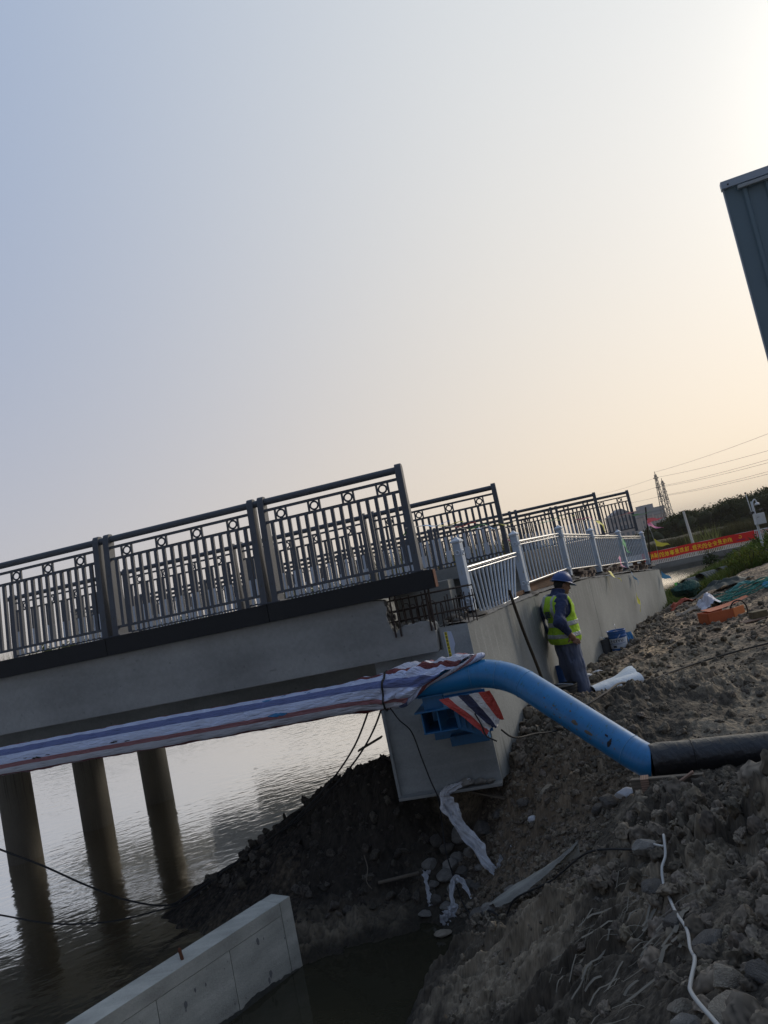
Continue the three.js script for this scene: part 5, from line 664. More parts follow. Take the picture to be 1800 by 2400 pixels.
{ // dead reed stalks pressed into the slope
  const r = rng(404), straw = mat([0.17, 0.155, 0.125], 0.95), gs = []; for (let i = 0; i < 70; i++) { const x = 0.35 + 0.6 * r(), z = -4.9 + 1.3 * r(), a = 0.1 + 1.5 * (r() - 0.5), L = 0.08 + 0.22 * r(), w = 0.003 + 0.024 * r() ** 3; const p0 = [x, z], p1 = [x + Math.cos(a) * L, z - Math.sin(a) * L]; gs.push(grid(1, 5, (u, v) => { const px = lerp(p0[0], p1[0], v), pz = lerp(p0[1], p1[1], v); return [px + (u - 0.5) * w * Math.sin(a), lerp(gy(px, pz), gtop((p0[0] + p1[0]) / 2, (p0[1] + p1[1]) / 2, 0.04), 0.55) + 0.0 + 0.03 * Math.sin(Math.PI * v) * h2(i, 3), pz + (u - 0.5) * w * Math.cos(a) + 0.01 * Math.sin(v * 5 + i)]; })); }
  const m = part(numbered('dead_stalks'), gs, straw, scene); tag(m, 'flattened dead reed stalks in the mud of the near slope', 'stalks', undefined, 'stuff');
}
{ // cast wall in the pool, lower left
  const t = thing('concrete_upstand', 'pale concrete wall with dark joint lines standing in the pool, lower left', 'concrete wall', [0, 0, 0]);
  const a = V(-1.615, 0, -7.28), d = V(-0.603, 0, 0.798).normalize(), w = V(-0.798, 0, -0.603).normalize(), th = 0.25, top = k => -0.665 + 0.02 * k;
  const P = (k, q) => { const p = a.clone().addScaledVector(d, k).addScaledVector(w, q); return [p.x, p.z]; };
  const end = [P(0, 0), P(0.13, 0), P(0.13, th), P(0, th)]; part('end_panel', prism(end, -2.2, -0.665), M.slab, t);
  const cut = [0.136, 0.76, 1.5, 2.3, 3.2, 4.2]; for (let i = 0; i < 5; i++) { part('face_panel', prism([P(cut[i], 0.004), P(cut[i + 1] - 0.006, 0.004), P(cut[i + 1] - 0.006, th), P(cut[i], th)], -2.2, -0.78), M.slab, t); }
  part('cap', prism([P(0.136, 0), P(4.2, 0), P(4.2, th + 0.004), P(0.136, th + 0.004)], -0.775, -0.664), M.slab, t);
  // dark wet band with a ragged upper edge where the water stands
  const wet = mat([0.10, 0.105, 0.095], 0.35, { map: rep(grainTex, 2, 2) }); const strip = (f, L, nn) => grid(nn, 6, (u, v) => { const k = u * L, top = -1.255 + 0.07 * (fbm(k * 5, 1, 3, 971) - 0.3) + 0.03 * (fbm(k * 30, 2, 2, 973) - 0.5) - 0.05 * Math.exp(-k * 2) ; const p = f(k); return [p.x, lerp(-1.6, top, v), p.z, k, v * 0.3]; });
  part('wet_band', strip(k => a.clone().addScaledVector(d, k).addScaledVector(w, -0.003), 3.2, 160), wet, t); part('wet_band', strip(k => a.clone().addScaledVector(w, k).addScaledVector(d, -0.003), th, 24), wet, t);
  const r = rng(66), dark = mat([0.16, 0.16, 0.16], 0.95); for (let i = 0; i < 26; i++) { const k = 0.1 + 2.4 * r(), y = -0.85 - 0.4 * r(), s = i < 7 ? 0.018 + 0.014 * r() : 0.004 + 0.008 * r(); const g = new THREE.CircleGeometry(1, 9); const pp = g.attributes.position; for (let j = 1; j < pp.count; j++) pp.setXY(j, pp.getX(j) * (0.7 + 0.5 * r()), pp.getY(j) * (0.8 + 0.6 * r())); g.scale(s * 0.8, s * 1.4, 1); g.applyMatrix4(new THREE.Matrix4().makeBasis(d, V(0, 1, 0), V().crossVectors(d, V(0, 1, 0)))); const p = a.clone().addScaledVector(d, k).addScaledVector(w, 0.001); g.translate(p.x, y, p.z); part('stain_spot', g, dark, t); }
  const b = a.clone().addScaledVector(d, 1.15).addScaledVector(w, 0.1); single('rusty_stub', (() => { const g = lathe([[0.001, 0], [0.013, 0.0], [0.016, 0.02], [0.014, 0.05], [0.016, 0.075], [0.011, 0.098], [0.001, 0.1]], 8); g.rotateZ(0.12); return g; })(), M.rust, 'small rust-brown stub standing on the top of the pool wall', 'stub').position.set(b.x, -0.667, b.z);
}

// ---------------------------------------------------------------- pennants, right-hand clutter, far bank, skyline
function pennantString(label, path, flags, r = 0.004) {
  const t = thing('pennant_string', label, 'pennants', [0, 0, 0], 0, undefined); const c = new THREE.CatmullRomCurve3(path.map(p => V(...p)), false, 'centripetal'); part('cord', new THREE.TubeGeometry(c, 80, r, 5), mat([0.3, 0.3, 0.3], 0.9), t);
  flags.forEach(([u, col, L, dir], i) => { const p = c.getPoint(u), tg = c.getTangent(u), W = 0.2, d = V(...dir).normalize(); part('pennant', grid(6, 14, (a, b) => { const q = p.clone().addScaledVector(tg, (a - 0.5) * W * (1 - b)).addScaledVector(d, b * L); const w = 0.05 * Math.sin(b * 7 + i) * b + 0.03 * (fbm(a * 3, b * 4, 2, 1200 + i) - 0.5); q.x += w * 0.7; q.y += w * 0.5; return q.toArray(); }), pmat(col, 0.7, { transmission: 0.25, thickness: 0 }), t); });
}
{
  const C = { y: [0.72, 0.66, 0.08], b: [0.10, 0.32, 0.62], r: [0.72, 0.10, 0.10], g: [0.20, 0.55, 0.22], p: [0.78, 0.22, 0.40] };
  pennantString('long string of coloured pennants fluttering from the nearest railing end over the white fence', [[0.187, 2.534, -7.95], [0.467, 2.578, -8.955], [0.85, 2.555, -9.96], [1.235, 2.515, -10.965], [1.697, 2.559, -11.97], [2.223, 2.463, -12.975], [2.845, 2.501, -13.98], [3.567, 2.506, -14.985], [4.421, 2.38, -15.99], [5.39, 2.396, -16.995], [5.986, 2.265, -18.0]],
    [[0.02, C.g, 0.2, [-0.6, -0.5, 0.2]], [0.07, C.b, 0.32, [1, -0.12, 0.1]], [0.14, C.y, 0.32, [1, -0.1, 0]], [0.215, C.r, 0.3, [1, 0, 0]], [0.28, C.g, 0.3, [1, 0.1, 0]], [0.32, C.b, 0.3, [0.9, -0.1, 0]], [0.385, C.y, 0.34, [1, -0.12, 0]], [0.43, C.p, 0.3, [0.15, -1, 0]], [0.6, C.g, 0.4, [1, 0.12, 0]], [0.66, C.y, 0.36, [1, 0.05, 0]], [0.73, C.p, 0.36, [1, -0.1, 0]], [0.8, C.y, 0.3, [0.4, -0.7, 0]], [0.87, C.r, 0.4, [1, 0.1, 0]], [0.94, C.g, 0.4, [1, 0, 0]]]);
  pennantString('short string with red and pink pennants on the stick at the wall\'s far end', [[6.38, 2.2, -18.7], [6.34, 2.12, -18.62], [6.33, 1.95, -18.5], [6.36, 1.5, -18.45], [6.45, 0.95, -18.8], [6.46, 0.72, -18.9]], [[0.06, C.r, 0.42, [1, 0.0, 0]], [0.18, C.p, 0.4, [0.8, -0.55, 0]], [0.55, C.y, 0.36, [0.9, -0.4, 0]], [0.92, C.b, 0.3, [0.8, -0.7, 0.2]]], 0.005);
  pennantString('slack string of pennants draped over the fence and down the pale wall face', [Wl(9.3, 1.95, -0.05), Wl(9.0, 1.72, -0.05), Wl(8.25, 1.5, -0.05), Wl(6.7, 1.4, 0.05), Wl(7.6, 1.27, 0.05), Wl(8.84, 1.15, 0.05), Wl(8.95, 0.9, 0.04), Wl(8.75, 0.6, 0.04)].map(v => v.toArray()), [[0.06, C.g, 0.32, [0.3, -1, 0.1]], [0.25, C.p, 0.28, [0.2, -1, 0.1]], [0.47, C.y, 0.28, [0.5, -0.8, 0.2]], [0.72, C.b, 0.26, [0.3, -1, 0.1]], [0.97, C.y, 0.3, [0.1, -1, 0.1]]], 0.003);
  single('stick', bar([6.2, 1.0, -18.72], [6.42, 2.52, -18.7], 0.018, 6), M.pole, 'thin dark stick standing upright at the far end of the white fence', 'stick');
  single('green_pennant', grid(6, 12, (a, b) => [6.62 + 0.1 * a * (1 - b) + 0.06 * b, 0.55 - 0.55 * b, -18.6 + 0.05 * Math.sin(b * 5)]), pmat([0.16, 0.60, 0.10], 0.7), 'bright green plastic strip against the wall\'s far corner', 'plastic strip');
}
{ // orange crate, boards and rubbish on the right
  const t = thing('orange_crate', 'orange plastic crate lying open on the mud at right', 'crate', [5.0, gy(5.1, -12.9) + 0.0, -12.86], 0.12); const om = pmat([0.50, 0.11, 0.03], 0.6, { map: rep(paintWear, 1, 1) });
  part('front', box(0.46, 0.2, 0.016, 0.23, 0.1, 0, 0.003), om, t); part('back', box(0.46, 0.2, 0.016, 0.23, 0.1, -0.34, 0.003), om, t); part('side', box(0.016, 0.2, 0.33, 0.0, 0.1, -0.17, 0.003), om, t); part('base', box(0.45, 0.012, 0.33, 0.23, 0.006, -0.17), om, t);
  const e = part('end_panel', box(0.3, 0.2, 0.016, 0, 0.1, 0, 0.003), pmat([0.66, 0.20, 0.06], 0.5), t); e.position.set(0.6, 0, -0.06); e.rotation.y = 0.42;
  const lid = part('lid', grid(14, 3, (a, b) => [lerp(0.1, 0.92, a), 0.21 + 0.1 * a * a + 0.02 * b, -0.1 - 0.3 * b * (1 - a * 0.7) - 0.1 * a]), om, t);
  part('handle', tube([V(0.42, 0.2, 0.0), V(0.5, 0.29, 0.0), V(0.62, 0.3, 0.02), V(0.7, 0.2, 0.02), V(0.7, 0.04, 0.02)], 0.012, 30, 6), M.rubber, t);
  single('brown_block', box(0.24, 0.15, 0.16, 0, 0, 0, 0.012), mat([0.20, 0.16, 0.09], 0.9, { map: rep(grainTex, 3, 3) }), 'brown block resting on a pale board right of the orange crate', 'block').position.set(5.42, gy(5.4, -11.9) + 0.10, -11.95);
  single('pale_board', beam(V(5.12, 0.25, -11.88), V(6.0, 0.29, -11.98), 0.2, 0.02, 0.003), M.woodPink, 'pale board on the mud under the brown block', 'board');
  single('black_wire', tube([[5.6, 0.27, -12.75], [5.8, 0.25, -12.6], [6.1, 0.27, -12.5], [6.5, 0.28, -12.7]], 0.014, 24, 6), M.rope, 'black wire trailing right from the orange crate', 'wire');
  single('coiled_spring', merge(Array.from({ length: 4 }, (_, i) => new THREE.TorusGeometry(0.05, 0.012, 6, 16).rotateX(1.2).translate(4.7 + 0.02 * i, 0.25 - 0.03 * i, -9.9 + 0.05 * i))), M.steel, 'small white coil lying at the right edge below the orange crate', 'coil');
  const rag = (name, label, cat, x, z, w, h, col, seed, rough = 0.8, tall = 0.12) => single(name, grid(26, 18, (a, b) => { const px = x + (a - 0.5) * w, pz = z + (b - 0.5) * h; return [px + 0.08 * (fbm(a * 5, b * 5, 2, seed) - 0.5), gy(px, pz) + 0.02 + tall * fbm(a * 5, b * 4, 3, seed + 2) * (1 - (2 * a - 1) ** 2) * (1 - 0.5 * (2 * b - 1) ** 2), pz + 0.08 * (fbm(a * 5 + 9, b * 5, 2, seed) - 0.5)]; }), mat(col, rough), label, cat);
  rag('red_cloth', 'crumpled orange-red cloth at the far foot of the wall', 'cloth', 5.7, -15.9, 0.55, 0.4, [0.33, 0.06, 0.03], 1301, 0.8, 0.2);
  rag('printed_bag', 'crumpled white bag on the mud left of the orange crate', 'bag', 5.72, -14.5, 0.42, 0.5, [0.5, 0.5, 0.56], 1303, 0.7, 0.36);
  rag('brown_strap', 'pale brown scrap trailing from the crumpled white bag', 'scrap', 5.35, -14.6, 0.5, 0.18, [0.3, 0.25, 0.2], 1305, 0.9, 0.1);
  rag('teal_sheet', 'teal sheet strip lying beyond the green netting', 'sheet', 6.75, -15.2, 0.7, 0.25, [0.025, 0.16, 0.155], 1307, 0.7, 0.14); rag('blue_sheet', 'bright blue sheet scrap at the right edge beyond the crate', 'sheet', 6.95, -14.4, 0.4, 0.25, [0.015, 0.20, 0.33], 1309, 0.6, 0.13); rag('white_sheet', 'white plastic at the right edge beyond the netting', 'sheet', 7.55, -14.9, 0.4, 0.5, [0.55, 0.55, 0.6], 1311, 0.7, 0.4);
  rag('dark_tarp', 'long dark sheet crumpled across the grass edge behind the netting', 'sheet', 6.6, -16.0, 1.3, 0.5, [0.025, 0.035, 0.03], 1313, 0.7, 0.25);
  { const g = clodGeo(1777, 4); g.scale(0.34, 0.26, 0.3); single('net_bundle', g, mat([0.010, 0.065, 0.05], 0.85, { bumpMap: rep(clothBump, 5, 5), bumpScale: 0.06 }), 'dark green bundle of netting beside the wall\'s far corner', 'net bundle').position.set(6.35, gy(6.3, -17) + 0.2, -17.1); }
  const r = rng(808), gs = []; for (let i = 0; i < 34; i++) { const x = 5.9 + 1.4 * r(), z = -14.2 - 0.9 * r(), L = 0.4 + 0.7 * r(), a = (r() - 0.5) * 1.2; gs.push(tube(Array.from({ length: 5 }, (_, k) => { const q = (k / 4 - 0.5) * L, px = x + Math.cos(a) * q, pz = z + Math.sin(a) * q + 0.06 * (r() - 0.5); return [px, gy(px, pz) + 0.03 + 0.06 * r(), pz]; }), 0.008, 14, 4)); }
  const nt = part(numbered('green_netting'), gs, mat([0.02, 0.17, 0.14], 0.8), scene); tag(nt, 'tangled strands of green netting on the mud behind the orange crate', 'netting', undefined, 'stuff');
  const dl = ['nearest of the three grey ribbed drum pieces in the grass', 'middle of the three grey ribbed drum pieces in the grass', 'farthest grey ribbed drum piece, dark hole showing, in the grass'];
  [[8.1, -21.3, 0.21, 0.6, 0.5], [8.5, -21.2, 0.21, 0.55, 0.45], [9.0, -21.2, 0.15, 0.35, 0.4]].forEach(([x, z, R, L, a], i) => { const t2 = thing('drum_piece', dl[i], 'drum', [x, gy(x, z) + R * 0.7, z], a, 'ribbed drum pieces'); const pts = []; for (let k = 0; k <= 20; k++) pts.push([R + 0.018 * Math.sin(k * 1.6), (k / 20 - 0.5) * L]); const g = lathe(pts, 26); g.rotateZ(Math.PI / 2); part('shell', g, mat([0.17, 0.18, 0.17], 0.7, { map: rep(grainTex, 2, 2) }), t2); const g2 = new THREE.TorusGeometry(R, 0.02, 6, 24); g2.rotateY(Math.PI / 2); part('rim', g2, mat([0.10, 0.11, 0.10], 0.7), t2).position.x = L / 2; });
}
// leaf clumps
function leafClump(seed, n, size, spread) { const r = rng(seed), pos = []; for (let i = 0; i < n; i++) { const c = V((r() - 0.5) * spread, (r() - 0.5) * spread, (r() - 0.5) * spread), a = V(r() - 0.5, r() - 0.5, r() - 0.5).normalize().multiplyScalar(size * (0.6 + 0.8 * r())), b = V(r() - 0.5, r() - 0.5, r() - 0.5).normalize().multiplyScalar(size * 0.45); const p = [c.clone().sub(a), c.clone().add(b), c.clone().add(a), c.clone().sub(b)]; for (const k of [0, 1, 2, 0, 2, 3]) pos.push(p[k].x, p[k].y, p[k].z); } const g = new THREE.BufferGeometry(); g.setAttribute('position', new THREE.Float32BufferAttribute(pos, 3)); g.computeVertexNormals(); return g; }
function bladeClump(seed, n, h, w, lean) { const r = rng(seed), gs = []; for (let i = 0; i < n; i++) { const a = r() * TAU, hh = h * (0.5 + 0.6 * r()), l = lean * hh * (0.3 + r()), x = (r() - 0.5) * h * 0.5, z = (r() - 0.5) * h * 0.5; gs.push(grid(1, 4, (u, v) => [x + Math.cos(a) * l * v * v + (u - 0.5) * w * (1 - v) * Math.sin(a), hh * v - 0.2 * l * v ** 3, z + Math.sin(a) * l * v * v - (u - 0.5) * w * (1 - v) * Math.cos(a)])); } return merge(gs); }
const leafMat = (c) => pmat(c, 0.75, { transmission: 0.3, thickness: 0, specularIntensity: 0.15 });
function scatter(name, parent, geo, m, n, place, seed) { const im = new THREE.InstancedMesh(geo, m, n), r = rng(seed), mm = new THREE.Matrix4(), q = new THREE.Quaternion(), e = new THREE.Euler(), c = new THREE.Color(); for (let i = 0; i < n; i++) { const [p, s, up] = place(r, i); q.setFromEuler(up ? e.set(0, r() * TAU, 0) : e.set(r() * 6, r() * 6, r() * 6)); mm.compose(p, q, V(s, s, s)); im.setMatrixAt(i, mm); const b = 0.6 + 0.7 * r(); c.setRGB(b * (0.9 + 0.3 * r()), b, b * 0.9); im.setColorAt(i, c); } im.name = name; im.castShadow = im.receiveShadow = true; parent.add(im); return im; }
const stuffGroup = (name, label, cat) => { const g = new THREE.Group(); g.name = numbered(name); tag(g, label, cat, undefined, 'stuff'); scene.add(g); return g; };
{
  // grass and weeds on the bank to the right
  const gr = stuffGroup('bank_grass', 'green grass and weeds on the river bank beyond the wall', 'grass'); const onBank = r => { let x, z, y; for (let k = 0; k < 60; k++) { z = -17.5 - 17 * r(); x = 5.5 + 12 * r(); y = GROUND(x, z); const mound = Math.hypot((x - 9.2) / 2.0, (z + 17.6) / 2.2); const edge = (-z - 17.5) * 0.62 + 6.2; if (y > -1.0 && mound > 0.9 && x < edge + 4.5 && (k > 50 || vn(x * 0.9, z * 0.9, 77) > 0.32)) break; } return V(x, gy(x, z) - 0.02, z); };
  for (const [k, c] of [[0, [0.085, 0.13, 0.025]], [1, [0.12, 0.15, 0.04]], [2, [0.055, 0.10, 0.02]]]) scatter('grass_tufts', gr, bladeClump(60 + k, 16, 0.26, 0.018, 0.6), leafMat(c), 3200, r => [onBank(r), 0.5 + 0.9 * r(), true], 90 + k).userData.kind = 'stuff';
  // leafy bushes on the bank, each its own
  const bush = (label, x, z, h, w, c, n, seed) => { const t = thing('bush', label, 'bush', [x, gy(x, z) - 0.03, z]); const gs = []; const r = rng(seed); for (let i = 0; i < 7; i++) { const a = r() * TAU; gs.push(tube([[0, 0, 0], [Math.cos(a) * w * 0.25, h * 0.45, Math.sin(a) * w * 0.25], [Math.cos(a) * w * 0.42, h * (0.75 + 0.25 * r()), Math.sin(a) * w * 0.42]], 0.008, 6, 4)); } part('stems', gs, M.pole, t); const im = scatter('leaves', t, leafClump(seed, 12, 0.06, 0.3), leafMat(c), n, rr => { const a = rr() * TAU, d = Math.sqrt(rr()) * w * 0.5 * (0.7 + 0.5 * vn(a * 2, seed, 9)), y = h * (0.12 + 0.88 * rr() * (1 - 0.5 * (d / w) * 2)); return [V(Math.cos(a) * d, y, Math.sin(a) * d), 0.6 + 0.6 * rr()]; }, seed + 1); im.userData.kind = 'stuff'; };
  bush('dark slender bush standing against the bright far water', 11.15, -27.2, 0.95, 0.55, [0.03, 0.055, 0.02], 40, 51); bush('green bush at the water\'s edge under the far bridge', 13.2, -29.6, 0.7, 1.1, [0.07, 0.12, 0.025], 70, 53); bush('broad green bush by the foot of the camera pole', 12.6, -25.6, 0.75, 1.5, [0.075, 0.13, 0.025], 110, 55); bush('low green bush in front of the brown mound', 10.6, -22.4, 0.5, 1.4, [0.09, 0.14, 0.03], 90, 57); bush('bright weedy bush right of the grey drum pieces', 9.3, -20.2, 0.55, 1.1, [0.12, 0.15, 0.03], 90, 59); bush('rounded green bush far right behind the brown mound', 14.2, -27.0, 1.0, 2.0, [0.06, 0.11, 0.02], 150, 61);
  { const g = rockGeo(1888, 3, 0.45, 0.75); g.scale(0.26, 0.22, 0.22); single('dark_clod', g, mat([0.05, 0.042, 0.036], 1, { map: rep(soilTex, 2, 2), bumpMap: rep(soilBump, 2, 2), bumpScale: 0.08 }), 'big dark clod on top of the brown mound below the camera pole', 'clod').position.set(10.5, gy(10.5, -21.5) + 0.1, -21.5); }
}
{ // camera pole
  const x = 11.99, z = -24.86, y0 = gy(x, z) - 0.05; const t = thing('camera_pole', 'white pole with a box and a hooked surveillance camera at the right edge', 'camera pole', [x, y0, z]); const pm = mat([0.62, 0.64, 0.66], 0.5);
  part('shaft', bar([0, 0, 0], [0.0, 1.75 - y0 + 0.4, 0], 0.045, 14, 0.04), pm, t); part('equipment_box', box(0.31, 0.36, 0.2, 0.06, 1.54 - y0, 0.12, 0.012), mat([0.66, 0.67, 0.68], 0.5, { map: rep(paintWear, 2, 2) }), t); part('box_lettering', box(0.07, 0.014, 0.004, -0.02, 1.60 - y0, 0.223), mat([0.1, 0.1, 0.12], 0.7), t);
  part('camera_arm', tube([V(0, 1.75 - y0, 0.06), V(-0.02, 2.02 - y0, 0.06), V(0.02, 2.15 - y0, 0.06), V(0.08, 2.19 - y0, 0.06), V(0.125, 2.13 - y0, 0.06), V(0.13, 2.07 - y0, 0.06)], 0.021, 40, 8), pm, t); const cam = part('camera_housing', lathe([[0.001, 0.09], [0.03, 0.09], [0.07, 0.06], [0.085, 0.0], [0.001, 0]], 18), pm, t); cam.position.set(0.13, 1.99 - y0, 0.06); part('camera_dome', new THREE.SphereGeometry(0.062, 16, 8, 0, TAU, Math.PI / 2, Math.PI / 2), mat([0.01, 0.01, 0.012], 0.15), cam);
  part('side_camera', box(0.09, 0.07, 0.16, -0.12, 1.78 - y0, 0.1, 0.01), mat([0.02, 0.02, 0.02], 0.5), t); part('side_camera', box(0.08, 0.06, 0.14, 0.2, 1.82 - y0, 0.1, 0.01), mat([0.02, 0.02, 0.02], 0.5), t);
  part('aerial', bar([-0.06, 1.8 - y0, -0.05], [-0.1, 2.45 - y0, -0.05], 0.014, 6), pm, t); part('aerial_tip', new THREE.SphereGeometry(0.035, 8, 6).translate(-0.1, 2.46 - y0, -0.05), M.rubber, t);
}
// strokes of the slogan characters on a 10 x 10 field
const STROKES = {
  an: '5,0,5,1;1,3,1,2,9,2,9,3;0,5,10,5;4,3,2,7,8,10;7,5,5,8,1,10', quan: '5,0,0,5;5,0,10,5;2,5,8,5;2,7,8,7;0,10,10,10;5,5,5,10', de: '2,0,1,2;0,2,4,2,4,10,0,10,0,2;0,6,4,6;7,0,5,4;6,2,10,2,10,10,8,9;7,5,8,7', tian: '1,1,9,1;0,4,10,4;5,1,5,5,0,10;5,5,10,10', di: '0,1,4,0;0,3,5,3;3,1,3,6;1,6,4,6,4,10,1,10,1,6;7,0,6,4;6,3,10,3;9,3,6,10;6,5,10,10', shi: '2,0,8,0,8,4,2,4,2,0;2,2,8,2;0,5,10,5;5,5,5,9;5,7,8,7;3,6,0,10;2,9,10,10', shi4: '0,1,10,1;2,2,8,2,8,4,2,4,2,2;1,5,9,5,9,8,1,8;0,6.5,10,6.5;5,0,5,10,3,9', gu: '0,3,5,3;2.5,0,2.5,5;1,5,4,5,4,9,1,9,1,5;7,0,6,4;6,3,10,3;9,3,5,10;6,5,10,10', huo: '1,0,2,1;0,3,4,3,0,7;2,5,2,10;6,0,9,0,9,3,6,3,6,0;5,5,10,5,10,10;5,5,5,10;7,5,6,8;8,6,9,8', gen: '0,3,4,3;2,0,2,10;2,4,0,7;2,4,4,6;6,0,9,0,9,5,6,5;6,2.5,9,2.5;6,0,6,10,8,9;7,6,10,10;10,6,8,8', ma: '5,0,5,1;1,2,10,2;1,2,0,10;2,5,5,5;3.5,3,3.5,10;3.5,5,2,8;6,5,10,5;8,3,8,10;8,5,10,8', bi: '5,0,5,1;1,2,10,2;1,2,0,10;0,4,1,5;3,4,8,4,8,6,3,6;4,7,9,7;6,4,6,10;3,10,9,10', shu: '0,1,3,1,2,4;2,3,2,10;2,6,4,6;5,2,10,2;7,0,8,1;6,4,9,4;6,5,5,10;7.5,5,7.5,10;9,5,9,9,10,10', hu: '3,0,1,3;2,1,9,1,8,5;5,1,2,5;7,1,4,5;1,7,0,9;3,6,3,9,8,9,8,8;5,6,6,7;8,6,10,8', comma: '1,8,2,10' };
{
  const t = thing('far_bridge', 'low grey concrete bridge with white balusters across the river behind', 'bridge', [0, 0, 0]); const conc = mat([0.34, 0.34, 0.33], 0.9, { map: rep(concreteTex, 0.2, 0.2) });
  part('deck_edge', box(62, 0.32, 1.0, -6, -0.32, -44.5), conc, t); part('girder', box(62, 0.36, 2.0, -6, -0.64, -45.6), M.castConcrete, t); part('bank_pier', box(0.8, 1.4, 1.2, 19.45, -1.15, -44.7, 0.02), conc, t); part('bank_pier', box(3, 1.6, 5, 25, -0.9, -47), conc, t);
  const bal = []; for (let x = 10; x < 25; x += 0.105) bal.push(box(0.035, 0.72, 0.04, x, 0.17, -44.15)); const m = part('balusters', bal, mat([0.66, 0.66, 0.64], 0.7), t); m.userData.kind = 'stuff'; part('top_rail', box(62, 0.07, 0.1, -6, 0.55, -44.15), mat([0.6, 0.6, 0.58], 0.7), t); part('far_rail', box(62, 0.5, 0.06, -6, 0.2, -46.5), mat([0.55, 0.55, 0.53], 0.7), t);
  const cv = document.createElement('canvas'); cv.width = 2048; cv.height = 160; const c = cv.getContext('2d'); c.fillStyle = '#d8231d'; c.fillRect(0, 0, 2048, 160); c.save(); c.translate(2048, 0); c.scale(-1, 1); // the print is read from the other side, so it stands mirrored here
  c.strokeStyle = '#f4d31c'; c.lineWidth = 9; c.lineCap = 'square'; const seq = ['ma', 'bi', 'shi', 'an', 'quan', 'de', 'tian', 'di', 'comma', 'shu', 'hu', 'shi', 'shi4', 'gu', 'de', 'huo', 'gen']; let x = 420; for (const k of seq) { for (const s of STROKES[k].split(';')) { const q = s.split(',').map(Number); c.beginPath(); for (let i = 0; i < q.length; i += 2) { const X = x + q[i] * 7.2, Y = 40 + q[i + 1] * 8.2; i ? c.lineTo(X, Y) : c.moveTo(X, Y); } c.stroke(); } x += k === 'comma' ? 40 : 92; }
  c.beginPath(); c.arc(270, 60, 24, 0.4, 5.2); c.stroke(); c.fillStyle = '#a01d4a'; c.fillRect(190, 104, 150, 22); c.restore();
  const tx = new THREE.CanvasTexture(cv); tx.colorSpace = THREE.SRGBColorSpace;
  single('banner', grid(60, 4, (a, b) => [lerp(14.2, 20.95, a), lerp(0.08, 0.59, b) + 0.015 * Math.sin(a * 19), -44.02 + 0.02 * Math.sin(a * 31)]), mat('#ffffff', 0.8, { map: tx }), 'long red banner with mirrored yellow characters along the far bridge', 'banner');
  const cv2 = document.createElement('canvas'); cv2.width = 512; cv2.height = 128; const d = cv2.getContext('2d'); d.fillStyle = '#d42a24'; d.fillRect(0, 0, 512, 128); d.strokeStyle = '#f2ece4'; d.lineWidth = 9; ['an', 'quan', 'de', 'shi'].forEach((k, j) => { for (const s of STROKES[k].split(';')) { const q = s.split(',').map(Number); d.beginPath(); for (let i = 0; i < q.length; i += 2) { const X = 500 - (20 + j * 120 + q[i] * 8), Y = 20 + q[i + 1] * 8.5; i ? d.lineTo(X, Y) : d.moveTo(X, Y); } d.stroke(); } }); const tx2 = new THREE.CanvasTexture(cv2); tx2.colorSpace = THREE.SRGBColorSpace;
  single('banner', grid(30, 3, (a, b) => [lerp(21.0, 24.6, a), lerp(0.06, 0.52, b), -44.24]), mat('#ffffff', 0.8, { map: tx2 }), 'red banner with white characters behind the balusters, right end of far bridge', 'banner');
}
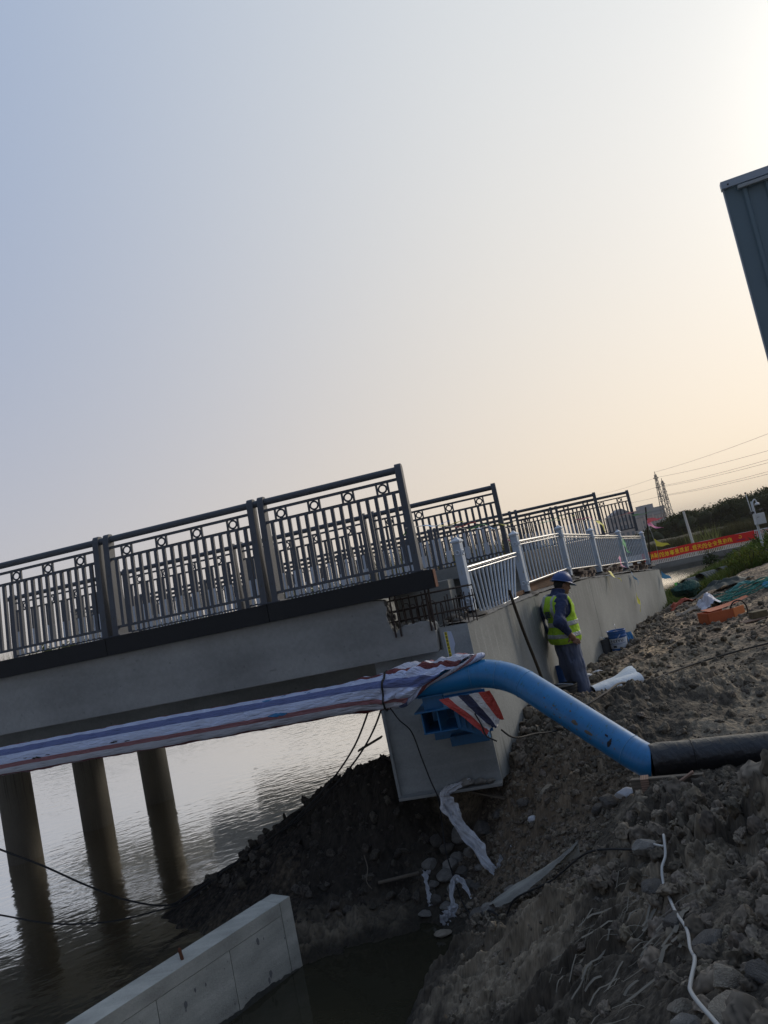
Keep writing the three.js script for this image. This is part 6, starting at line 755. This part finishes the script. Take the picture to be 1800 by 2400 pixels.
{ // vegetation beyond the river
  const wood = stuffGroup('far_wood', 'dark green belt of trees beyond the far bridge', 'trees'); const topAt = x => { const T = [[30, 0.2], [36, 1.2], [39.2, 2.4], [42.9, 3.2], [46, 3.3], [52, 3.7], [56, 4.15], [62, 4.6], [70, 5], [90, 5]]; for (let i = 0; i < T.length - 1; i++) if (x <= T[i + 1][0]) return lerp(T[i][1], T[i + 1][1], Math.max(0, (x - T[i][0]) / (T[i + 1][0] - T[i][0]))); return 5; };
  const crowns = []; const r = rng(3003); for (let i = 0; i < 150; i++) { const z = -109 - 14 * r(), x = (33 + 50 * r() ** 1.2) * (-z / 110), R = 1.1 + 1.3 * r(); const top = topAt(x * 110 / -z) * (-z / 110) + (1 - -z / 110) * 2 - 0.4 * r(); crowns.push([x, top - R * 0.75, z, R]); crowns.push([x + R * (r() - 0.5), top - R * 2.0, z + 0.5, R * 1.1]); if (top > 2) crowns.push([x + R * (r() - 0.5), top - R * 3.1, z + 0.8, R * 1.1]); }
  for (const [k, c] of [[0, [0.03, 0.045, 0.014]], [1, [0.022, 0.036, 0.012]], [2, [0.045, 0.058, 0.018]]]) scatter('crowns', wood, leafClump(300 + k, 12, 0.16, 0.7), leafMat(c), 6500, rr => { const q = crowns[Math.floor(rr() * crowns.length)]; const d = V(rr() - 0.5, rr() - 0.5, rr() - 0.5).normalize().multiplyScalar(q[3] * (0.62 + 0.42 * rr())); return [V(q[0] + d.x, q[1] + d.y * 0.85, q[2] + d.z), 0.7 + 0.9 * rr()]; }, 310 + k).userData.kind = 'stuff';
  { const gs = crowns.map(([x, y, z, R], i) => { const g = rockGeo(40 + i % 6, 1, 0.3, 0.85); g.scale(R * 0.72, R * 0.72, R * 0.72); g.translate(x, y, z); return g; }); const m = part('inner_foliage', gs, mat([0.025, 0.035, 0.012], 1), wood); m.userData.kind = 'stuff'; }
  // reeds and scrub along the far bank behind the bridge
  const reeds = stuffGroup('reed_bed', 'tall reeds and scrub on the far bank behind the bridge', 'reeds'); const rz = rr => { const x = -34 + 46 * rr(), z = -52 - 12 * rr(); return [x, z]; };
  for (const [k, c] of [[0, [0.10, 0.12, 0.035]], [1, [0.20, 0.17, 0.07]], [2, [0.07, 0.10, 0.03]]]) scatter('reeds', reeds, bladeClump(400 + k, 14, 2.6, 0.07, 0.35), leafMat(c), 800, rr => { const [x, z] = rz(rr); const h = 0.9 + 1.2 * vn(x * 0.18, 3, 88) * (x > 10 ? 0.7 : 1.15); return [V(x, -1.4, z), h * (0.75 + 0.4 * rr()), true]; }, 410 + k).userData.kind = 'stuff';
  for (const [k, c] of [[0, [0.08, 0.075, 0.03]], [1, [0.055, 0.06, 0.022]]]) scatter('low_reeds', reeds, bladeClump(450 + k, 16, 1.5, 0.06, 0.4), leafMat(c), 900, rr => { const x = 11 + 26 * rr(), z = -77 - 9 * rr(); return [V(x * 1.4, -0.9, z), 0.55 + 0.5 * vn(x * 0.5, 2, 91) + 0.3 * rr(), true]; }, 460 + k).userData.kind = 'stuff';
  scatter('scrub', reeds, leafClump(444, 14, 0.16, 0.8), leafMat([0.085, 0.11, 0.03]), 3600, rr => { const [x, z] = rz(rr); const h = 3.6 * vn(x * 0.22 + 4, 9, 99) + 0.6; return [V(x, -1.2 + h * Math.sqrt(rr()), z - 3), 0.8 + 0.8 * rr()]; }, 445).userData.kind = 'stuff';
  { const g = grid(60, 6, (a, b) => [-60 + 110 * a, -1.6 + 1.5 * sstep(0, 0.5, b) + 0.2 * vn(a * 60, b * 4, 5), -50 - 26 * sstep(2, 12, -60 + 110 * a) - 30 * b]); structure('far_bank', g, mat([0.16, 0.15, 0.08], 1, { map: rep(soilTex, 30, 10) }), 'low earth bank across the river'); }
  // two pale reed plumes and a leaning pole behind the banner
  for (const [x, l, s] of [[20.0, 'tall pale green reed clump left of two behind the red banner', 81], [21.1, 'tall pale green reed clump right of two behind the red banner', 82]]) single('reed_clump', bladeClump(s, 60, 2.1, 0.05, 0.45), leafMat([0.20, 0.22, 0.07]), l, 'reeds').position.set(x, -0.5, -50.3);
  single('concrete_pole', bar([19.7, -0.5, -50], [19.55, 2.6, -50], 0.1, 10, 0.075), mat([0.5, 0.49, 0.46], 0.9), 'slim pale pole standing in front of the dark tree belt', 'pole');
}
{ // power line
  const pm = mat([0.20, 0.185, 0.175], 0.8);
  const pylon = (label, x, y0, z, h, s) => { const t = thing('pylon', label, 'pylon', [x, y0, z], 0.5, 'power line pylons'); const w = y => lerp(1.55, 0.38, Math.min(1, y / (h * 0.92))) * s, legs = [[1, 1], [1, -1], [-1, -1], [-1, 1]]; const P = (k, y) => { const [a, b] = legs[k % 4]; return V(a * w(y), y, b * w(y)); };
    for (let k = 0; k < 4; k++) part('leg', bar(P(k, 0), P(k, h * 0.94), 0.22 * s, 4, 0.16 * s), pm, t); const lv = [0, 5, 9.5, 13.5, 17, 20, 22.8, 25.2, 27.4, 29.2].map(v => v * h / 31); const br = []; for (let i = 0; i < lv.length - 1; i++) for (let k = 0; k < 4; k++) { br.push(bar(P(k, lv[i]), P(k + 1, lv[i + 1]), 0.11 * s, 3), bar(P(k + 1, lv[i]), P(k, lv[i + 1]), 0.11 * s, 3), bar(P(k, lv[i + 1]), P(k + 1, lv[i + 1]), 0.11 * s, 3)); } part('bracing', br, pm, t);
    for (const f of [0.56, 0.72, 0.88]) part('crossarm', [bar([-1.9 * s, h * f, 0], [1.9 * s, h * f, 0], 0.22 * s, 4), bar([-1.9 * s, h * f, 0], [0, h * f + 1.6, 0], 0.13 * s, 3), bar([1.9 * s, h * f, 0], [0, h * f + 1.6, 0], 0.13 * s, 3)], pm, t); part('peak', bar([0, h * 0.92, 0], [0, h, 0], 0.4 * s, 4, 0.15 * s), pm, t); };
  pylon('taller left one of two lattice pylons on the skyline', 146.5, -0.5, -400, 31.4, 1); pylon('right one of two lattice pylons on the skyline', 164.2, -0.5, -440, 29.6, 1);
  const W = (a, b, label) => { const A = V(...a), Bq = V(...b), pts = []; for (let i = 0; i <= 12; i++) { const u = i / 12, p = A.clone().lerp(Bq, u); p.y -= 4 * u * (1 - u) * 1.6; pts.push(p); } single('power_line', tube(pts, 0.055, 24, 4), pm, label, 'power line', 'power lines to the pylons'); };
  [[27.5, 17], [22.5, 15.0], [22.0, 13.6], [17.4, 11.4], [17.0, 10.2], [30.5, 19.5]].forEach(([y, y2], i) => W([147, y, -400], [135, y2 + (i === 5 ? 6 : 1.2), -190], `power line running right from the pylons, ${['second from the top', 'third from the top', 'fourth from the top', 'fifth from the top', 'lowest', 'topmost'][i]} of six`)); [[27.5, 44], [22.5, 37.5], [17.2, 33.2]].forEach(([y, y2], i) => W([147, y, -400], [190, y2, -720], `power line running left from the pylons, ${['top', 'middle', 'bottom'][i]} of three`));
}
{ // distant buildings
  const glass = mat([0.13, 0.17, 0.21], 0.5), pale = mat([0.40, 0.36, 0.34], 0.9), roof = mat([0.24, 0.24, 0.26], 0.9);
  const A = thing('office_block', 'blue-grey flat-roofed block with stepped top far behind the pylons', 'building', [206, -2, -600]); part('wall', box(23, 18.4, 14, 0.5, 9.2, 0), mat([0.22, 0.26, 0.31], 0.7), A); part('roof_box', box(11, 4, 9, -1, 20.4, 0), mat([0.20, 0.24, 0.29], 0.7), A); for (let j = 0; j < 5; j++) part('window_band', box(22, 1.3, 0.4, 0.5, 3 + j * 3.2, 7.1), glass, A); part('parapet', box(23.4, 0.7, 14.4, 0.5, 18.7, 0), roof, A);
  const Bb = thing('apartment_block', 'pale striped apartment block in front of the blue-grey one', 'building', [145.5, -2, -420]); part('wall', box(14.5, 10.2, 9, 0, 5.1, 0), pale, Bb); for (let i = 0; i < 9; i++) part('pilaster', box(0.55, 9.6 + 1.6 * (i % 3 === 1), 0.5, -6.6 + i * 1.65, 4.8 + 0.8 * (i % 3 === 1), 4.7), mat([0.52, 0.47, 0.44], 0.9), Bb); for (let i = 0; i < 8; i++) for (let j = 0; j < 3; j++) part('window', box(0.8, 1.5, 0.16, -5.8 + i * 1.65, 2 + j * 2.8, 4.56), glass, Bb); part('roof', box(14.9, 0.5, 9.4, 0, 10.5, 0), roof, Bb);
  const Cc = thing('gabled_house', 'pale gabled house seen through the farthest railing bay', 'house', [91.5, -1, -300]); part('wall', box(8.5, 10.2, 8, 0, 5.1, 0), pale, Cc); { const s = new THREE.Shape(); s.moveTo(-4.6, 0); s.lineTo(0.3, 2.6); s.lineTo(4.6, 0); s.closePath(); const g = new THREE.ExtrudeGeometry(s, { depth: 8.4, bevelEnabled: false }); g.translate(0, 10.2, -4.2); part('roof', g, roof, Cc); } for (let i = 0; i < 4; i++) for (let j = 0; j < 3; j++) part('window', box(1.0, 1.6, 0.16, -3 + i * 2, 2.2 + j * 3, 4.06), glass, Cc);
}
{ // tall sheet-steel screen at the right edge
  const a = V(4.43, 0, -8), d = V(0.94, 0, 0.342).normalize(), t = thing('steel_screen', 'tall blue-grey ribbed steel screen with pale top cap at the right edge', 'steel screen', [a.x, 0, a.z], Math.atan2(-d.z, d.x)); const y0 = 0.4, y1 = 5.5, steel = pmat([0.11, 0.165, 0.20], 0.5), capM = pmat([0.30, 0.35, 0.41], 0.5);
  let x = 0; const sheets = [0.56, 0.9, 0.9, 0.9, 0.9]; for (const W of sheets) { const s = new THREE.Shape(), n = Math.round(W / 0.225); const pts = [[0, 0]]; for (let i = 0; i < n; i++) { const c = 0.20 + i * 0.225; if (c + 0.04 > W) break; pts.push([c - 0.032, 0], [c - 0.016, 0.028], [c + 0.016, 0.028], [c + 0.032, 0]); } pts.push([W - 0.002, 0], [W - 0.002, -0.004], [0, -0.004]); pts.forEach(([u, v], i) => i ? s.lineTo(u, v) : s.moveTo(u, v)); const g = new THREE.ExtrudeGeometry(s, { depth: y1 - y0, bevelEnabled: false }); g.rotateX(-Math.PI / 2); g.scale(1, 1, -1); g.translate(x, y0, 0); part('sheet', fixWinding(g), steel, t); x += W; }
  part('top_cap', box(x + 0.02, 0.085, 0.09, x / 2 - 0.01, y1 + 0.02, 0.0, 0.004), capM, t); part('cap_lip', box(x - 0.12, 0.04, 0.05, x / 2 + 0.07, y1 - 0.065, 0.05, 0.006), mat([0.30, 0.33, 0.34], 0.5), t); part('cap_screw', new THREE.SphereGeometry(0.01, 8, 6).translate(0.05, y1 + 0.01, 0.046), M.rubber, t); part('edge_trim', box(0.012, y1 - y0, 0.03, -0.005, (y0 + y1) / 2, -0.004), capM, t);
  for (const q of [0.6, 2.3, 4.0]) part('post', box(0.1, 5.6, 0.1, q, 2.6, -0.06, 0.005), capM, t); for (const yy of [1.0, 2.6, 4.2]) part('cross_rail', box(x - 0.3, 0.06, 0.05, x / 2 + 0.1, yy, -0.035), capM, t);
}
function fixWinding(g) { const q = g.index ? g.toNonIndexed() : g, p = q.attributes.position.array, n = q.attributes.normal.array, u = q.attributes.uv.array; for (let i = 0; i < p.length / 9; i++) { for (const [arr, w] of [[p, 3], [n, 3], [u, 2]]) for (let k = 0; k < w; k++) { const a = i * 3 * w + w + k, b = i * 3 * w + 2 * w + k, tmp = arr[a]; arr[a] = arr[b]; arr[b] = tmp; } } q.computeVertexNormals(); return q; }

// thin evening haze
scene.fog = new THREE.FogExp2(new THREE.Color().setRGB(0.72, 0.66, 0.58), 0.0003);

renderer.render(scene, camera);
